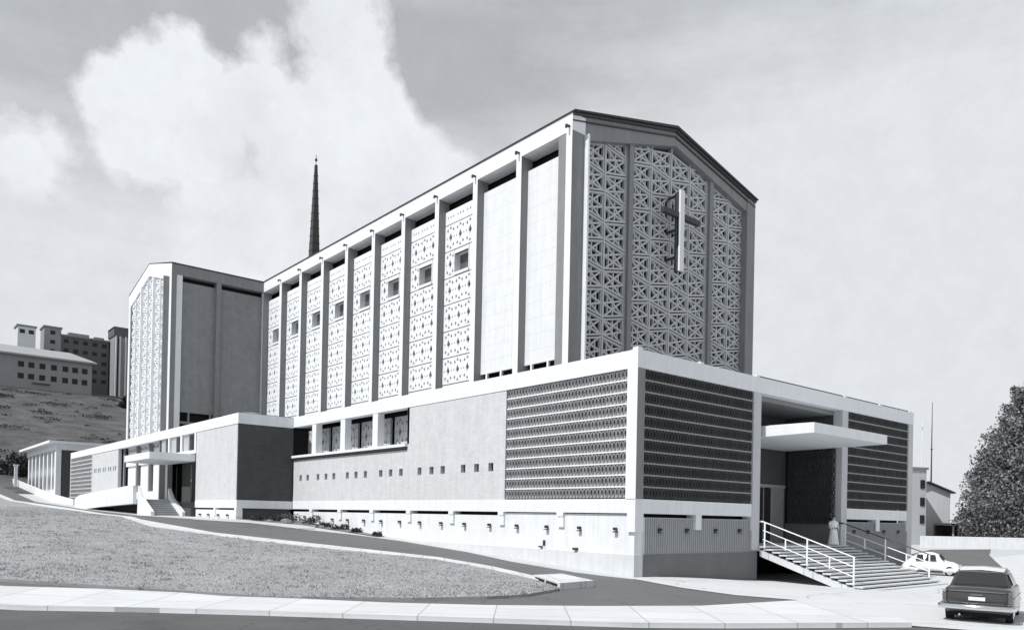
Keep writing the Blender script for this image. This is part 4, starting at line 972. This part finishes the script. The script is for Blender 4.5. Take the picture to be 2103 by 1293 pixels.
# ------------------------------------------------------------------ person in a long white robe at the top of the steps
def person(loc, rz, label):
    PE = empty('person', loc, label, 'person', rz=rz)
    V = []; Ed = []; Rr = []
    def v(x, y, z, r, p=None):
        V.append((x, y, z)); Rr.append(r)
        if p is not None: Ed.append((p, len(V)-1))
        return len(V)-1
    pel = v(0, 0, .92, .125); wa = v(0, .01, 1.06, .115, pel); ch = v(0, .01, 1.26, .135, wa); nk = v(0, .0, 1.43, .055, ch); hd0 = v(0, -.01, 1.50, .065, nk); hd1 = v(0, -.015, 1.57, .083, hd0); hd2 = v(0, -.005, 1.655, .062, hd1)
    v(0, -.10, 1.555, .018, hd1)   # nose
    for s__ in (-1, 1):
        v(s__*.085, .0, 1.56, .018, hd1)       # ear
        sh = v(s__*.165, .01, 1.36, .06, ch); el = v(s__*.215, .02, 1.10, .043, sh); wr = v(s__*.13, -.13, .99, .028, el); pa = v(s__*.07, -.17, 1.0, .034, wr)
        for k in range(4): f1 = v(s__*(.035), -.175-.012*k, 1.02-.02*k, .010, pa); v(s__*(.0), -.185-.012*k, 1.015-.022*k, .009, f1)
        th = v(s__*.05, -.16, 1.045, .011, pa); v(s__*.02, -.165, 1.06, .009, th)
        hp = v(s__*.09, 0, .84, .095, pel); kn = v(s__*.095, -.01, .48, .062, hp); an_ = v(s__*.09, .02, .10, .042, kn); v(s__*.10, -.12, .045, .035, an_)
    me = bpy.data.meshes.new('body'); me.from_pydata([(a, b, c) for a, b, c in V], Ed, []); ob = bpy.data.objects.new('body', me); C.objects.link(ob); ob.parent = PE
    me.materials.append(skin)
    sk = ob.modifiers.new('skin', 'SKIN'); 
    for i, r in enumerate(Rr): me.skin_vertices[0].data[i].radius = (r, r)
    me.skin_vertices[0].data[0].use_root = True
    ss_ = ob.modifiers.new('sub', 'SUBSURF'); ss_.levels = 2; ss_.render_levels = 2; sk.use_smooth_shade = True
    # robe: one lofted garment from neck to ankles, gently folded
    rb = MB(); rings = []
    for (z, rx, ry, f) in ((.05, .285, .24, .10), (.10, .28, .235, .10), (.45, .235, .20, .08), (.80, .20, .17, .05), (.98, .185, .155, .03), (1.12, .195, .15, .02), (1.28, .215, .15, .01), (1.37, .20, .12, .0), (1.43, .12, .085, 0), (1.465, .066, .062, 0)):
        rings.append([((rx*(1+f*math.cos(11*a)))*math.cos(a), (ry*(1+f*math.cos(11*a)))*math.sin(a), z) for a in [2*math.pi*k/44 for k in range(44)]])
    rb.loft(rings, cap=False); rb.v = [(x/S, y/S, z/S) for x, y, z in rb.v]; rb.build('robe', cloth, PE, smooth=True)
    for s__ in (-1, 1):
        sv = MB(); sv.tube([(s__*.17, .01, 1.375), (s__*.225, .02, 1.22), (s__*.235, .02, 1.07), (s__*.17, -.10, .99), (s__*.12, -.15, .985)], [.075, .075, .075, .08, .085], 14, cap=False); sv.v = [(x/S, y/S, z/S) for x, y, z in sv.v]; sv.build('sleeve', cloth, PE, smooth=True)
    hr_ = MB(); rings = []
    for i in range(8):
        t = i/7*math.pi*.5; rings.append([(.098*math.cos(t)*math.cos(a), .012+.104*math.cos(t)*math.sin(a)*(1 if math.sin(a) > 0 else .72), 1.60+.125*math.sin(t)) for a in [2*math.pi*k/20 for k in range(20)]])
    hr_.loft(rings); hr_.v = [(x/S, y/S, z/S) for x, y, z in hr_.v]; hr_.build('hair', hairm, PE, smooth=True)
    for s__ in (-1, 1):
        sh_ = MB(); sh_.loft([[(s__*.1-.045, .08, 0), (s__*.1+.045, .08, 0), (s__*.1+.05, -.15, 0), (s__*.1-.05, -.15, 0)], [(s__*.1-.035, .07, .08), (s__*.1+.035, .07, .08), (s__*.1+.035, -.12, .05), (s__*.1-.035, -.12, .05)]]); sh_.v = [(x/S, y/S, z/S) for x, y, z in sh_.v]; sh_.build('shoe', hairm, PE)
person((15.0, -.24, 1.18), R(-40), 'person in a long white robe standing at the top of the entrance steps')
